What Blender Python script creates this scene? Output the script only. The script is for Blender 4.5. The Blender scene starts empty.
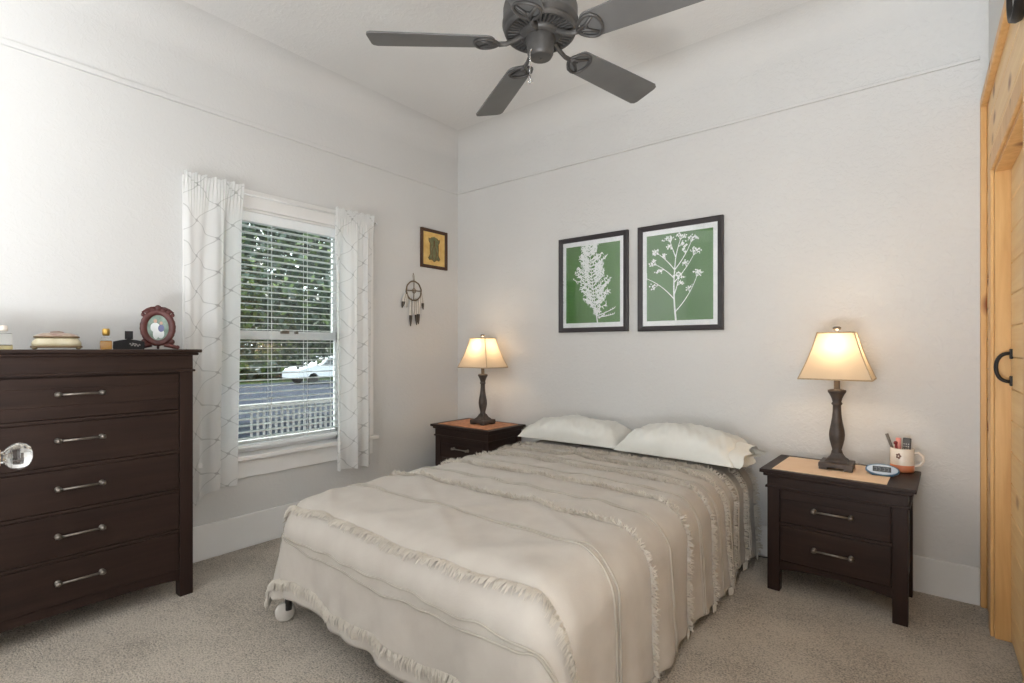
import bpy, bmesh, math, random
import numpy as np
from mathutils import Vector, Matrix

random.seed(7)
rng = np.random.default_rng(7)
PI = math.pi
sc = bpy.context.scene
COL = sc.collection

# ------------------------------------------------------------------ camera
cam_d = bpy.data.cameras.new('camera')
cam_d.sensor_width = 36.0
cam_d.lens = 513 / 1024 * 36
cam_d.shift_y = 6.5 / 1024
cam = bpy.data.objects.new('camera', cam_d)
cam.location = (3.45, -3.505, 1.30)
cam.rotation_euler = (PI / 2, 0, math.radians(38.5))
COL.objects.link(cam)
sc.camera = cam

# ------------------------------------------------------------------ light
world = bpy.data.worlds.new('daylight')
sc.world = world
world.use_nodes = True
bg = world.node_tree.nodes['Background']
bg.inputs[0].default_value = (0.93, 0.97, 1.0, 1)
bg.inputs[1].default_value = 5.0

sun_d = bpy.data.lights.new('sun', 'SUN')
sun_d.energy = 14.0
sun_d.color = (1.0, 0.96, 0.9)
sun_d.angle = math.radians(1.0)
sun = bpy.data.objects.new('sun', sun_d)
sun.location = (-6, -3, 9)
sun.rotation_euler = Vector((-0.46, -0.10, 0.88)).to_track_quat('Z', 'Y').to_euler()
COL.objects.link(sun)

def lamp_light(name, loc, watts, color, size=0.03):
    l = bpy.data.lights.new(name, 'POINT')
    l.energy = watts
    l.color = color
    l.shadow_soft_size = size
    o = bpy.data.objects.new(name, l)
    o.location = loc
    COL.objects.link(o)
    return o

def area_light(name, loc, rot, sx, sy, watts, color):
    l = bpy.data.lights.new(name, 'AREA')
    l.shape = 'RECTANGLE'; l.size = sx; l.size_y = sy; l.energy = watts; l.color = color
    o = bpy.data.objects.new(name, l)
    o.location = loc; o.rotation_euler = rot
    COL.objects.link(o)
    return o
# two fill lights added behind the camera, one frontal, one bounced off the ceiling
area_light('far_fill_light', (2.75, -6.1, 1.75), (math.radians(90), 0, 0), 3.3, 2.0, 16, (0.96, 0.98, 1.0))
area_light('ceiling_bounce_fill', (2.9, -4.1, 0.5), (math.radians(175), 0, 0), 1.6, 1.0, 200, (0.93, 0.965, 1.0))

sc.view_settings.view_transform = 'Standard'
sc.view_settings.look = 'None'
sc.view_settings.gamma = 1.0
sc.view_settings.use_curve_mapping = False
sc.view_settings.exposure = 0.41

# ------------------------------------------------------------------ materials
def srgb(r, g, b):
    f = lambda c: (c / 255 / 12.92) if c / 255 <= 0.04045 else ((c / 255 + 0.055) / 1.055) ** 2.4
    return (f(r), f(g), f(b), 1.0)

class NT:
    def __init__(self, name):
        self.m = bpy.data.materials.new(name)
        self.m.use_nodes = True
        self.t = self.m.node_tree
        self.n = self.t.nodes
        self.b = self.n['Principled BSDF']
        self.out = self.n['Material Output']
    def new(self, typ, **kw):
        n = self.n.new(typ)
        for k, v in kw.items():
            setattr(n, k, v)
        return n
    def link(self, a, b):
        self.t.links.new(a, b)
    def coords(self, kind='Object', scale=(1, 1, 1), rot=(0, 0, 0)):
        c = self.new('ShaderNodeTexCoord')
        mp = self.new('ShaderNodeMapping')
        mp.inputs['Scale'].default_value = scale
        mp.inputs['Rotation'].default_value = rot
        self.link(c.outputs[kind], mp.inputs['Vector'])
        return mp.outputs['Vector']
    def noise(self, vec, scale, detail=3, rough=0.5, dist=0.0):
        n = self.new('ShaderNodeTexNoise')
        n.inputs['Scale'].default_value = scale
        n.inputs['Detail'].default_value = detail
        n.inputs['Roughness'].default_value = rough
        n.inputs['Distortion'].default_value = dist
        if vec is not None:
            self.link(vec, n.inputs['Vector'])
        return n.outputs['Fac']
    def ramp(self, fac, stops):
        r = self.new('ShaderNodeValToRGB')
        el = r.color_ramp.elements
        while len(el) < len(stops):
            el.new(0.5)
        for e, (p, c) in zip(el, stops):
            e.position = p
            e.color = c
        self.link(fac, r.inputs['Fac'])
        return r.outputs['Color']
    def bump(self, h, strength, dist=0.01):
        b = self.new('ShaderNodeBump')
        b.inputs['Strength'].default_value = strength
        b.inputs['Distance'].default_value = dist
        self.link(h, b.inputs['Height'])
        self.link(b.outputs['Normal'], self.b.inputs['Normal'])
    def set(self, col=None, rough=None, metal=None, spec=None, **kw):
        if col is not None: self.b.inputs['Base Color'].default_value = col
        if rough is not None: self.b.inputs['Roughness'].default_value = rough
        if metal is not None: self.b.inputs['Metallic'].default_value = metal
        if spec is not None: self.b.inputs['Specular IOR Level'].default_value = spec
        for k, v in kw.items():
            self.b.inputs[k].default_value = v
        return self

def vary(name, c1, c2, scale, rough=0.5, bump=0.0, bscale=None, bdist=0.003, metal=0.0, spec=0.5, detail=3, stretch=(1, 1, 1), lo=0.35, hi=0.65):
    t = NT(name).set(c1, rough, metal, spec)
    v = t.coords('Object', stretch)
    f = t.noise(v, scale, detail)
    t.link(t.ramp(f, [(lo, c1), (hi, c2)]), t.b.inputs['Base Color'])
    if bump:
        t.bump(t.noise(v, bscale or scale, 4), bump, bdist)
    return t.m

def plaster(name, c1, c2, bump):
    t = NT(name).set(c1, 0.75, 0, 0.25)
    v = t.coords('Object')
    t.link(t.ramp(t.noise(v, 1.3, 2), [(0.3, c1), (0.7, c2)]), t.b.inputs['Base Color'])
    a = t.noise(v, 26, 5, 0.6, 1.2)
    r = t.ramp(a, [(0.46, (0, 0, 0, 1)), (0.62, (1, 1, 1, 1))])
    t.bump(r, bump, 0.004)
    return t.m

M = {}
M['wall'] = plaster('wall_plaster', srgb(213, 212, 210), srgb(218, 217, 215), 0.35)
M['wall_smooth'] = plaster('wall_plaster_smooth', srgb(212, 211, 209), srgb(216, 215, 213), 0.18)
M['ceiling'] = plaster('ceiling_plaster', srgb(221, 220, 218), srgb(225, 224, 222), 0.2)
M['trim'] = vary('white_trim_paint', srgb(234, 233, 231), srgb(238, 237, 235), 3, 0.4)
M['sash'] = vary('white_sash_paint', srgb(243, 244, 245), srgb(247, 248, 248), 3, 0.35)

def carpet():
    t = NT('carpet_pile').set(srgb(150, 138, 124), 0.95, 0, 0.1)
    v = t.coords('Object')
    fine = t.noise(v, 120, 2, 0.8)
    mid = t.noise(v, 30, 5, 0.8)
    big = t.noise(v, 3.2, 3)
    mix = t.new('ShaderNodeMath', operation='MULTIPLY_ADD')
    mix.inputs[1].default_value = 0.5
    t.link(mid, mix.inputs[0]); t.link(fine, mix.inputs[2])
    add = t.new('ShaderNodeMath', operation='MULTIPLY_ADD')
    add.inputs[1].default_value = 0.35
    t.link(big, add.inputs[0]); t.link(mix.outputs[0], add.inputs[2])
    t.link(t.ramp(add.outputs[0], [(0.66, srgb(142, 130, 115)), (0.90, srgb(210, 197, 180)), (1.0, srgb(232, 220, 204)), ]), t.b.inputs['Base Color'])
    t.bump(mix.outputs[0], 1.0, 0.02)
    t.b.inputs['Sheen Weight'].default_value = 0.2
    return t.m
M['carpet'] = carpet()

def wood(name, c1, c2, axis, rough=0.4, scale=5, bump=0.08, knots=None, spec=0.4):
    t = NT(name).set(c1, rough, 0, spec)
    st = [14, 14, 14]
    st[axis] = 0.9
    v = t.coords('Object', tuple(st))
    g = t.noise(v, scale * 0.45, 5, 0.6, 0.8)
    col = t.ramp(g, [(0.3, c1), (0.7, c2)])
    if knots:
        kv = [5.5, 5.5, 5.5]
        kv[axis] = 3.3
        vo = t.new('ShaderNodeTexVoronoi')
        vo.inputs['Scale'].default_value = 1.0
        vo.inputs['Randomness'].default_value = 1.0
        t.link(t.coords('Object', tuple(kv)), vo.inputs['Vector'])
        k = t.ramp(vo.outputs['Distance'], [(0.11, (1, 1, 1, 1)), (0.23, (0, 0, 0, 1))])
        mx = t.new('ShaderNodeMixRGB')
        mx.inputs['Color2'].default_value = knots
        t.link(k, mx.inputs['Fac']); t.link(col, mx.inputs['Color1'])
        col = mx.outputs['Color']
    t.link(col, t.b.inputs['Base Color'])
    t.bump(g, bump, 0.003)
    return t.m

M['dark_y'] = wood('espresso_wood_along_y', srgb(38, 26, 23), srgb(53, 38, 32), 1, 0.45, spec=0.22)
M['dark_x'] = wood('espresso_wood_along_x', srgb(38, 26, 23), srgb(53, 38, 32), 0, 0.45, spec=0.22)
M['dark_z'] = wood('espresso_wood_upright', srgb(38, 26, 23), srgb(51, 36, 31), 2, 0.45, spec=0.22)
M['pine_y'] = wood('knotty_pine_along_y', srgb(226, 184, 126), srgb(239, 205, 152), 1, 0.42, 4, 0.05, srgb(150, 92, 48))
M['pine_z'] = wood('knotty_pine_upright', srgb(206, 156, 96), srgb(226, 182, 122), 2, 0.42, 4, 0.06, srgb(140, 82, 40))
M['pewter'] = vary('pewter', srgb(132, 124, 116), srgb(152, 145, 137), 40, 0.38, metal=0.9)
M['iron'] = vary('black_iron', srgb(30, 28, 27), srgb(40, 37, 35), 30, 0.5, metal=0.4)
M['fan'] = vary('fan_graphite', srgb(66, 64, 63), srgb(76, 74, 72), 12, 0.45, metal=0.2)
M['fan_blade'] = vary('fan_blade_graphite', srgb(92, 91, 90), srgb(100, 99, 98), 6, 0.5, stretch=(1, 1, 1))
M['fan_dark'] = vary('fan_shadow_slots', srgb(20, 19, 19), srgb(26, 25, 25), 12, 0.7)
M['chrome'] = vary('chrome', srgb(200, 200, 200), srgb(215, 215, 215), 20, 0.15, metal=1.0)
M['lamp_bronze'] = vary('lamp_dark_bronze', srgb(58, 49, 44), srgb(84, 72, 64), 18, 0.5, bump=0.15, bscale=60, bdist=0.001)

def linen(name, c1, c2, bump=0.25):
    t = NT(name).set(c1, 0.9, 0, 0.1)
    v = t.coords('Object')
    t.link(t.ramp(t.noise(v, 9, 4), [(0.3, c1), (0.7, c2)]), t.b.inputs['Base Color'])
    w1 = t.noise(t.coords('Object', (500, 60, 500)), 1, 2)
    w2 = t.noise(t.coords('Object', (60, 500, 60)), 1, 2)
    ad = t.new('ShaderNodeMath', operation='ADD')
    t.link(w1, ad.inputs[0]); t.link(w2, ad.inputs[1])
    t.bump(ad.outputs[0], bump, 0.002)
    t.b.inputs['Sheen Weight'].default_value = 0.15
    return t.m
M['linen'] = linen('bedspread_linen', srgb(192, 184, 175), srgb(201, 194, 185))
M['fringe'] = linen('fringe_cotton', srgb(200, 192, 180), srgb(214, 207, 196), 0.1)
M['pintuck'] = linen('pintuck_linen_shaded', srgb(178, 170, 159), srgb(192, 185, 174), 0.1)  # bedspread linen darkened to paint in the shadow along the tucks
M['pillow'] = linen('pillow_cotton', srgb(222, 221, 214), srgb(228, 227, 221), 0.12)
M['mattress'] = linen('mattress_ticking', srgb(196, 190, 182), srgb(206, 200, 192), 0.1)

def shade_mat():
    t = NT('pleated_lamp_shade')
    tr = t.new('ShaderNodeBsdfTranslucent'); df = t.new('ShaderNodeBsdfDiffuse')
    tr.inputs[0].default_value = srgb(240, 224, 198); df.inputs[0].default_value = srgb(228, 212, 190)
    w = t.new('ShaderNodeTexWave', wave_type='BANDS', bands_direction='X')
    w.inputs['Scale'].default_value = 34
    uv = t.new('ShaderNodeTexCoord')
    t.link(uv.outputs['UV'], w.inputs['Vector'])
    bp = t.new('ShaderNodeBump'); bp.inputs['Strength'].default_value = 0.6; bp.inputs['Distance'].default_value = 0.002
    t.link(w.outputs['Fac'], bp.inputs['Height'])
    t.link(bp.outputs[0], df.inputs['Normal']); t.link(bp.outputs[0], tr.inputs['Normal'])
    mx = t.new('ShaderNodeMixShader'); mx.inputs[0].default_value = 0.45
    t.link(df.outputs[0], mx.inputs[1]); t.link(tr.outputs[0], mx.inputs[2])
    t.link(mx.outputs[0], t.out.inputs['Surface'])
    return t.m
M['shade'] = shade_mat()
M['shade_trim'] = vary('shade_trim_braid', srgb(186, 164, 132), srgb(198, 178, 148), 80, 0.8)

def sheer():
    t = NT('sheer_voile')
    c = t.new('ShaderNodeTexCoord'); s = t.new('ShaderNodeSeparateXYZ')
    t.link(c.outputs['UV'], s.inputs[0])
    def math_(op, a, b=None):
        n = t.new('ShaderNodeMath', operation=op)
        for i, x in enumerate((a, b)):
            if x is None: continue
            if isinstance(x, (int, float)): n.inputs[i].default_value = x
            else: t.link(x, n.inputs[i])
        return n.outputs[0]
    u = math_('DIVIDE', s.outputs[0], 0.20)
    v = math_('DIVIDE', s.outputs[1], 0.21)
    wob = math_('MULTIPLY', math_('SINE', math_('MULTIPLY', v, 4 * PI)), 0.045)
    def dist(x):
        f = math_('FRACT', x)
        return math_('MINIMUM', f, math_('SUBTRACT', 1.0, f))
    d1 = dist(math_('ADD', math_('ADD', u, v), wob)); d2 = dist(math_('SUBTRACT', math_('ADD', u, wob), v))
    line = math_('LESS_THAN', math_('MINIMUM', d1, d2), 0.016)
    node = math_('LESS_THAN', math_('ADD', math_('MULTIPLY', d1, 1.0), d2), 0.075)
    pat = math_('MAXIMUM', math_('MULTIPLY', line, 0.75), node)
    tr = t.new('ShaderNodeBsdfTransparent')
    df = t.new('ShaderNodeBsdfDiffuse'); tl = t.new('ShaderNodeBsdfTranslucent')
    cm = t.new('ShaderNodeMixRGB')
    cm.inputs['Color1'].default_value = srgb(252, 252, 251); cm.inputs['Color2'].default_value = srgb(186, 186, 185)
    t.link(pat, cm.inputs['Fac'])
    t.link(cm.outputs[0], df.inputs[0]); t.link(cm.outputs[0], tl.inputs[0])
    m1 = t.new('ShaderNodeMixShader'); m1.inputs[0].default_value = 0.42
    t.link(df.outputs[0], m1.inputs[1]); t.link(tl.outputs[0], m1.inputs[2])
    m2 = t.new('ShaderNodeMixShader')
    op = math_('ADD', math_('MULTIPLY', pat, 0.20), 0.76)
    t.link(op, m2.inputs[0]); t.link(tr.outputs[0], m2.inputs[1]); t.link(m1.outputs[0], m2.inputs[2])
    t.link(m2.outputs[0], t.out.inputs['Surface'])
    return t.m
M['sheer'] = sheer()

def glass_pane(name, tint, refl=0.06):
    t = NT(name)
    tr = t.new('ShaderNodeBsdfTransparent'); tr.inputs[0].default_value = tint
    gl = t.new('ShaderNodeBsdfGlossy'); gl.inputs['Roughness'].default_value = 0.02
    fr = t.new('ShaderNodeFresnel'); fr.inputs['IOR'].default_value = 1.5
    ad = t.new('ShaderNodeMath', operation='ADD'); ad.inputs[1].default_value = refl
    t.link(fr.outputs[0], ad.inputs[0])
    mx = t.new('ShaderNodeMixShader')
    t.link(ad.outputs[0], mx.inputs[0]); t.link(tr.outputs[0], mx.inputs[1]); t.link(gl.outputs[0], mx.inputs[2])
    t.link(mx.outputs[0], t.out.inputs['Surface'])
    return t.m
M['pane'] = glass_pane('window_glass', (0.93, 0.97, 0.96, 1), 0.0)
M['picture_glass'] = glass_pane('picture_glass', (1, 1, 1, 1), 0.02)

def solid_glass(name, col, rough=0.0, ior=1.45):
    t = NT(name).set(col, rough)
    t.b.inputs['Transmission Weight'].default_value = 1.0
    t.b.inputs['IOR'].default_value = ior
    return t.m
M['crystal'] = solid_glass('crystal_glass', (0.97, 0.98, 0.98, 1), 0.02, 1.5)
M['amber'] = solid_glass('amber_perfume', srgb(222, 160, 60), 0.05)
M['clear'] = solid_glass('clear_glass', (0.96, 0.95, 0.92, 1), 0.03)
M['pale_amber'] = solid_glass('pale_amber_perfume', srgb(232, 214, 150), 0.05)

def flat(name, c, rough=0.6, metal=0.0, spec=0.4, c2=None, scale=25):
    c2 = c2 or tuple(min(1, x * 1.07) for x in c[:3]) + (1,)
    return vary(name, c, c2, scale, rough, metal=metal, spec=spec)
M['frame_dark'] = flat('charcoal_frame', srgb(56, 52, 54), 0.4)
M['mat_white'] = flat('white_picture_border', srgb(247, 248, 246), 0.7)
M['print_green'] = vary('leaf_green_print', srgb(66, 122, 36), srgb(76, 132, 46), 2, 0.6)
M['print_dulled'] = vary('green_print_dulled', srgb(78, 124, 62), srgb(88, 134, 72), 2, 0.6)  # green dulled to paint in the room's reflection over the glass
M['botanical'] = flat('pale_botanical_ink', srgb(246, 250, 244), 0.7)
M['icon_wood'] = flat('walnut_icon_frame', srgb(74, 48, 32), 0.5)
M['icon_gold'] = vary('antique_gold_leaf', srgb(216, 174, 98), srgb(232, 198, 124), 14, 0.5)
M['icon_green'] = vary('dull_green_paint', srgb(104, 106, 72), srgb(130, 128, 92), 30, 0.6)
M['icon_brown'] = flat('brown_ornament_paint', srgb(112, 78, 44), 0.6)
M['willow'] = flat('willow_hoop', srgb(116, 100, 78), 0.7)
M['feather_w'] = flat('white_feather', srgb(214, 208, 200), 0.8)
M['feather_d'] = flat('dark_feather', srgb(70, 64, 60), 0.8)
M['black'] = flat('gloss_black_glass', srgb(22, 19, 20), 0.35, 0, 0.2)
M['silver_ink'] = flat('silver_ink', srgb(170, 165, 160), 0.4)
M['gold'] = vary('gold_cap', srgb(200, 160, 80), srgb(216, 178, 100), 20, 0.3, metal=0.8)
M['rosewood'] = vary('carved_rosewood', srgb(76, 36, 34), srgb(98, 52, 48), 30, 0.4, bump=0.2, bscale=90)
M['photo_bg'] = vary('photo_garden_backdrop', srgb(150, 168, 158), srgb(104, 128, 112), 26, 0.4)
M['photo_white'] = flat('photo_white_shirt', srgb(222, 226, 226), 0.5)
M['photo_blue'] = flat('photo_blue_dress', srgb(108, 112, 148), 0.5)
M['photo_skin'] = flat('photo_skin', srgb(196, 160, 140), 0.5)
M['porcelain'] = vary('cream_porcelain', srgb(226, 214, 178), srgb(236, 226, 196), 20, 0.25)
M['porc_band'] = flat('antique_gilt_band', srgb(128, 108, 78), 0.45)
M['porc_lid'] = vary('rose_painted_lid', srgb(186, 170, 150), srgb(164, 134, 122), 26, 0.3)
M['paper'] = vary('beige_runner', srgb(228, 198, 168), srgb(234, 206, 178), 10, 0.8)
M['terracotta'] = vary('terracotta_mat', srgb(158, 104, 72), srgb(196, 140, 104), 22, 0.65)
M['clock_silver'] = flat('pale_blue_clock_plastic', srgb(196, 208, 220), 0.3)
M['clock_blue'] = flat('steel_blue_plastic', srgb(84, 118, 146), 0.3)
M['lcd'] = flat('clock_display', srgb(62, 66, 70), 0.25)
M['lcd_ink'] = flat('display_segments', srgb(108, 114, 116), 0.4)
M['mug'] = flat('white_stoneware', srgb(236, 226, 214), 0.25)
M['mug_reflection'] = flat('orange_reflection', srgb(206, 128, 92), 0.3)  # orange reflection painted onto the white stoneware
M['mug_mark'] = flat('brown_mug_print', srgb(128, 98, 88), 0.5)
M['pink'] = flat('pink_plastic', srgb(226, 150, 142), 0.4)
M['red'] = flat('dark_red_plastic', srgb(128, 40, 44), 0.4)
M['taupe'] = flat('taupe_plastic', srgb(112, 104, 96), 0.4)
M['remote'] = flat('dark_remote_plastic', srgb(64, 58, 54), 0.4)
M['remote_key'] = flat('grey_remote_keys', srgb(166, 160, 152), 0.5)
M['cord'] = flat('dark_cord_rubber', srgb(40, 36, 34), 0.6)
M['blind'] = vary('white_blind', srgb(238, 242, 243), srgb(243, 246, 247), 8, 0.4)
def blind_mat():
    t = NT('white_blind_slat').set(srgb(243, 246, 246), 0.45)
    tl = t.new('ShaderNodeBsdfTranslucent'); tl.inputs[0].default_value = srgb(240, 246, 244)
    mx = t.new('ShaderNodeMixShader'); mx.inputs[0].default_value = 0.32
    t.link(t.b.outputs[0], mx.inputs[1]); t.link(tl.outputs[0], mx.inputs[2]); t.link(mx.outputs[0], t.out.inputs['Surface'])
    return t.m
M['slat'] = blind_mat()
M['rod'] = flat('white_rod', srgb(226, 226, 224), 0.4)
M['door_white'] = flat('white_door_paint', srgb(226, 224, 220), 0.4)
M['brass'] = vary('aged_brass', srgb(196, 160, 116), srgb(214, 182, 140), 30, 0.35, metal=0.7)
M['bed_steel'] = flat('bed_frame_steel', srgb(60, 58, 56), 0.5)
M['caster'] = flat('pale_caster_plastic', srgb(206, 200, 192), 0.5)
M['bark'] = vary('bark', srgb(70, 56, 44), srgb(96, 80, 66), 20, 0.9, bump=0.5)
M['leaf_a'] = vary('leaf_deep_green', srgb(14, 28, 20), srgb(30, 50, 32), 3, 0.5)
M['leaf_b'] = vary('leaf_yellow_green', srgb(42, 62, 28), srgb(80, 96, 44), 3, 0.5)
M['asphalt'] = vary('asphalt', srgb(34, 37, 44), srgb(46, 49, 56), 8, 1.0, spec=0.0)
M['lawn'] = vary('lawn', srgb(28, 36, 24), srgb(46, 54, 34), 6, 1.0, spec=0.0)
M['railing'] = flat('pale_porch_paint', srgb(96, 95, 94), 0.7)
M['car_white'] = flat('white_car_paint', srgb(150, 154, 160), 0.4)
M['car_glass'] = flat('dark_car_glass', srgb(40, 46, 52), 0.1)
M['tyre'] = flat('tyre_rubber', srgb(30, 30, 30), 0.8)

# ------------------------------------------------------------------ mesh builder
class MB:
    def __init__(self):
        self.v = []; self.f = []; self.s = []; self.mi = []; self.uv = []; self.cur = 0
    def add(self, verts, faces, smooth=False, uvs=None):
        o = len(self.v)
        self.v += [tuple(p) for p in verts]
        for i, f in enumerate(faces):
            self.f.append(tuple(o + k for k in f)); self.s.append(smooth); self.mi.append(self.cur)
            self.uv.append([uvs[k] for k in f] if uvs is not None else None)
        return self
    def box(self, x0, x1, y0, y1, z0, z1, bev=0.0, seg=2, mat4=None):
        bm = bmesh.new()
        bmesh.ops.create_cube(bm, size=1)
        for p in bm.verts:
            p.co = Vector(((x0 + x1) / 2 + p.co.x * (x1 - x0), (y0 + y1) / 2 + p.co.y * (y1 - y0), (z0 + z1) / 2 + p.co.z * (z1 - z0)))
        if bev > 0:
            bmesh.ops.bevel(bm, geom=bm.edges[:], offset=bev, segments=seg, affect='EDGES', profile=0.6)
        return self.bm(bm, mat4)
    def bm(self, bm, mat4=None, smooth=False):
        bm.verts.index_update()
        vs = [(mat4 @ p.co) if mat4 is not None else p.co.copy() for p in bm.verts]
        fs = [[q.index for q in f.verts] for f in bm.faces]
        bm.free()
        return self.add(vs, fs, smooth)
    def lathe(self, prof, n=32, c=(0, 0, 0), rot=0.0, sx=1, sy=1, smooth=True, axis=None, cap=True):
        vs = []; fs = []
        for r, z in prof:
            for k in range(n):
                a = rot + 2 * PI * k / n
                p = Vector((r * math.cos(a) * sx, r * math.sin(a) * sy, z))
                if axis is not None:
                    p = axis @ p
                vs.append((p.x + c[0], p.y + c[1], p.z + c[2]))
        m = len(prof)
        for i in range(m - 1):
            for k in range(n):
                k2 = (k + 1) % n
                fs.append((i * n + k, i * n + k2, (i + 1) * n + k2, (i + 1) * n + k))
        self.add(vs, fs, smooth)
        if cap:
            self.add(vs[:n], [tuple(range(n))[::-1]], False)
            self.add(vs[-n:], [tuple(range(n))], False)
        return self
    def tube(self, pts, r, n=8, closed=False, smooth=True, flat_=1.0):
        pts = [Vector(p) for p in pts]
        m = len(pts)
        rr = r if isinstance(r, (list, tuple)) else [r] * m
        vs = []; fs = []
        up = Vector((0, 0, 1))
        prev = None
        for i, p in enumerate(pts):
            if closed:
                t = pts[(i + 1) % m] - pts[i - 1]
            else:
                t = pts[min(i + 1, m - 1)] - pts[max(i - 1, 0)]
            if t.length < 1e-9: t = Vector((0, 0, 1))
            t.normalize()
            if prev is None:
                a = up if abs(t.dot(up)) < 0.9 else Vector((1, 0, 0))
                nrm = (a - t * a.dot(t)).normalized()
            else:
                nrm = prev - t * prev.dot(t)
                nrm = nrm.normalized() if nrm.length > 1e-6 else prev
            prev = nrm
            b = t.cross(nrm)
            for k in range(n):
                a = 2 * PI * k / n
                vs.append(p + nrm * (rr[i] * math.cos(a)) + b * (rr[i] * flat_ * math.sin(a)))
        for i in range(m if closed else m - 1):
            j = (i + 1) % m
            for k in range(n):
                k2 = (k + 1) % n
                fs.append((i * n + k, i * n + k2, j * n + k2, j * n + k))
        if not closed:
            fs.append(tuple(range(n))[::-1]); fs.append(tuple((m - 1) * n + k for k in range(n)))
        return self.add(vs, fs, smooth)
    def prism(self, poly, h, mat4=None, smooth=False):
        n = len(poly)
        vs = [Vector((p[0], p[1], 0)) for p in poly] + [Vector((p[0], p[1], h)) for p in poly]
        if mat4 is not None: vs = [mat4 @ v for v in vs]
        fs = [tuple(range(n))[::-1], tuple(range(n, 2 * n))] + [(i, (i + 1) % n, n + (i + 1) % n, n + i) for i in range(n)]
        return self.add(vs, fs, smooth)
    def grid(self, P, closed_u=False, smooth=True, uv=None):
        nu, nv = P.shape[:2]
        vs = P.reshape(-1, 3).tolist()
        fs = []
        for i in range(nu if closed_u else nu - 1):
            i2 = (i + 1) % nu
            for j in range(nv - 1):
                fs.append((i * nv + j, i2 * nv + j, i2 * nv + j + 1, i * nv + j + 1))
        return self.add(vs, fs, smooth, None if uv is None else uv.reshape(-1, 2).tolist())
    def ball(self, c, r, nu=16, nv=10, s=(1, 1, 1)):
        prof = [(max(1e-4, r * math.sin(PI * i / nv)), -r * math.cos(PI * i / nv)) for i in range(nv + 1)]
        vs = []; fs = []
        for rr, z in prof:
            for k in range(nu):
                a = 2 * PI * k / nu
                vs.append((c[0] + rr * math.cos(a) * s[0], c[1] + rr * math.sin(a) * s[1], c[2] + z * s[2]))
        for i in range(nv):
            for k in range(nu):
                k2 = (k + 1) % nu
                fs.append((i * nu + k, i * nu + k2, (i + 1) * nu + k2, (i + 1) * nu + k))
        return self.add(vs, fs, True)

def obj(name, mb, mat, parent=None, off=None, mods=()):
    me = bpy.data.meshes.new(name)
    v = mb.v
    if off is not None:
        v = [(p[0] - off[0], p[1] - off[1], p[2] - off[2]) for p in v]
    me.from_pydata([tuple(p) for p in v], [], mb.f)
    me.polygons.foreach_set('use_smooth', mb.s)
    for m in (mat if isinstance(mat, (list, tuple)) else [mat]):
        me.materials.append(m)
    me.polygons.foreach_set('material_index', mb.mi)
    if any(u is not None for u in mb.uv):
        l = me.uv_layers.new(name='UVMap')
        d = []
        for f, u in zip(mb.f, mb.uv):
            d += (u if u is not None else [(0, 0)] * len(f))
        l.data.foreach_set('uv', [x for p in d for x in p])
    me.update()
    o = bpy.data.objects.new(name, me)
    COL.objects.link(o)
    if parent is not None:
        o.parent = parent
    return o

def thing(name, label, cat, loc=(0, 0, 0), rz=0.0, group=None):
    o = bpy.data.objects.new(name, None)
    o.empty_display_size = 0.1
    o.location = loc; o.rotation_euler = (0, 0, rz)
    COL.objects.link(o)
    o['label'] = label; o['category'] = cat
    if group: o['group'] = group
    return o

def tag(o, label, cat, group=None):
    o['label'] = label; o['category'] = cat
    if group: o['group'] = group
    return o

def single(name, mb, mat, label, cat, group=None):
    """one-mesh thing: put its origin at the middle of its underside"""
    a = np.array([tuple(p) for p in mb.v])
    b = (float((a[:, 0].min() + a[:, 0].max()) / 2), float((a[:, 1].min() + a[:, 1].max()) / 2), float(a[:, 2].min()))
    o = obj(name, mb, mat, None, b)
    o.location = b
    return tag(o, label, cat, group)

def struct(name, mb, mat, parent=None):
    o = obj(name, mb, mat, parent)
    if parent is None: o['kind'] = 'structure'
    return o

def copy_tree(o, parent=None):
    c = o.copy(); COL.objects.link(c)
    if parent is not None: c.parent = parent
    for ch in [x for x in bpy.data.objects if x.parent == o]:
        copy_tree(ch, c)
    return c

# ------------------------------------------------------------------ room shell
H = 3.257           # ceiling
XR = 3.70           # right wall face
m = MB(); m.box(-0.16, 4.6, -6.2, 0.14, -0.12, 0.0); struct('floor', m, M['carpet'])

# ceiling slab
m = MB()
m.box(-0.16, 4.6, -6.2, 0.14, H, H + 0.12)
R = 0.20
arc = [(R - R * math.sin(a), R - R * math.cos(a)) for a in np.linspace(0, PI / 2, 14)]   # distance from wall, drop below ceiling
m.cur = 1
m.grid(np.array([[(d, y, H - dr) for d, dr in arc] for y in (-6.2, 0.0)])[::-1])
m.grid(np.array([[(x, -d, H - dr) for d, dr in arc] for x in (0.0, XR + 0.02)]))
struct('ceiling', m, [M['ceiling'], M['wall_smooth']])

# window opening
WY0, WY1, WZ0, WZ1 = -2.17, -1.195, 0.60, 2.215
m = MB()
m.box(-0.14, 0, -6.2, WY0, 0, H); m.box(-0.14, 0, WY1, 0.14, 0, H)
m.box(-0.14, 0, WY0, WY1, 0, WZ0); m.box(-0.14, 0, WY0, WY1, WZ1, H)
struct('wall_left', m, M['wall_smooth'])
m = MB(); m.box(-0.14, 4.6, 0, 0.14, 0, H); struct('wall_back', m, M['wall'])

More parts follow.
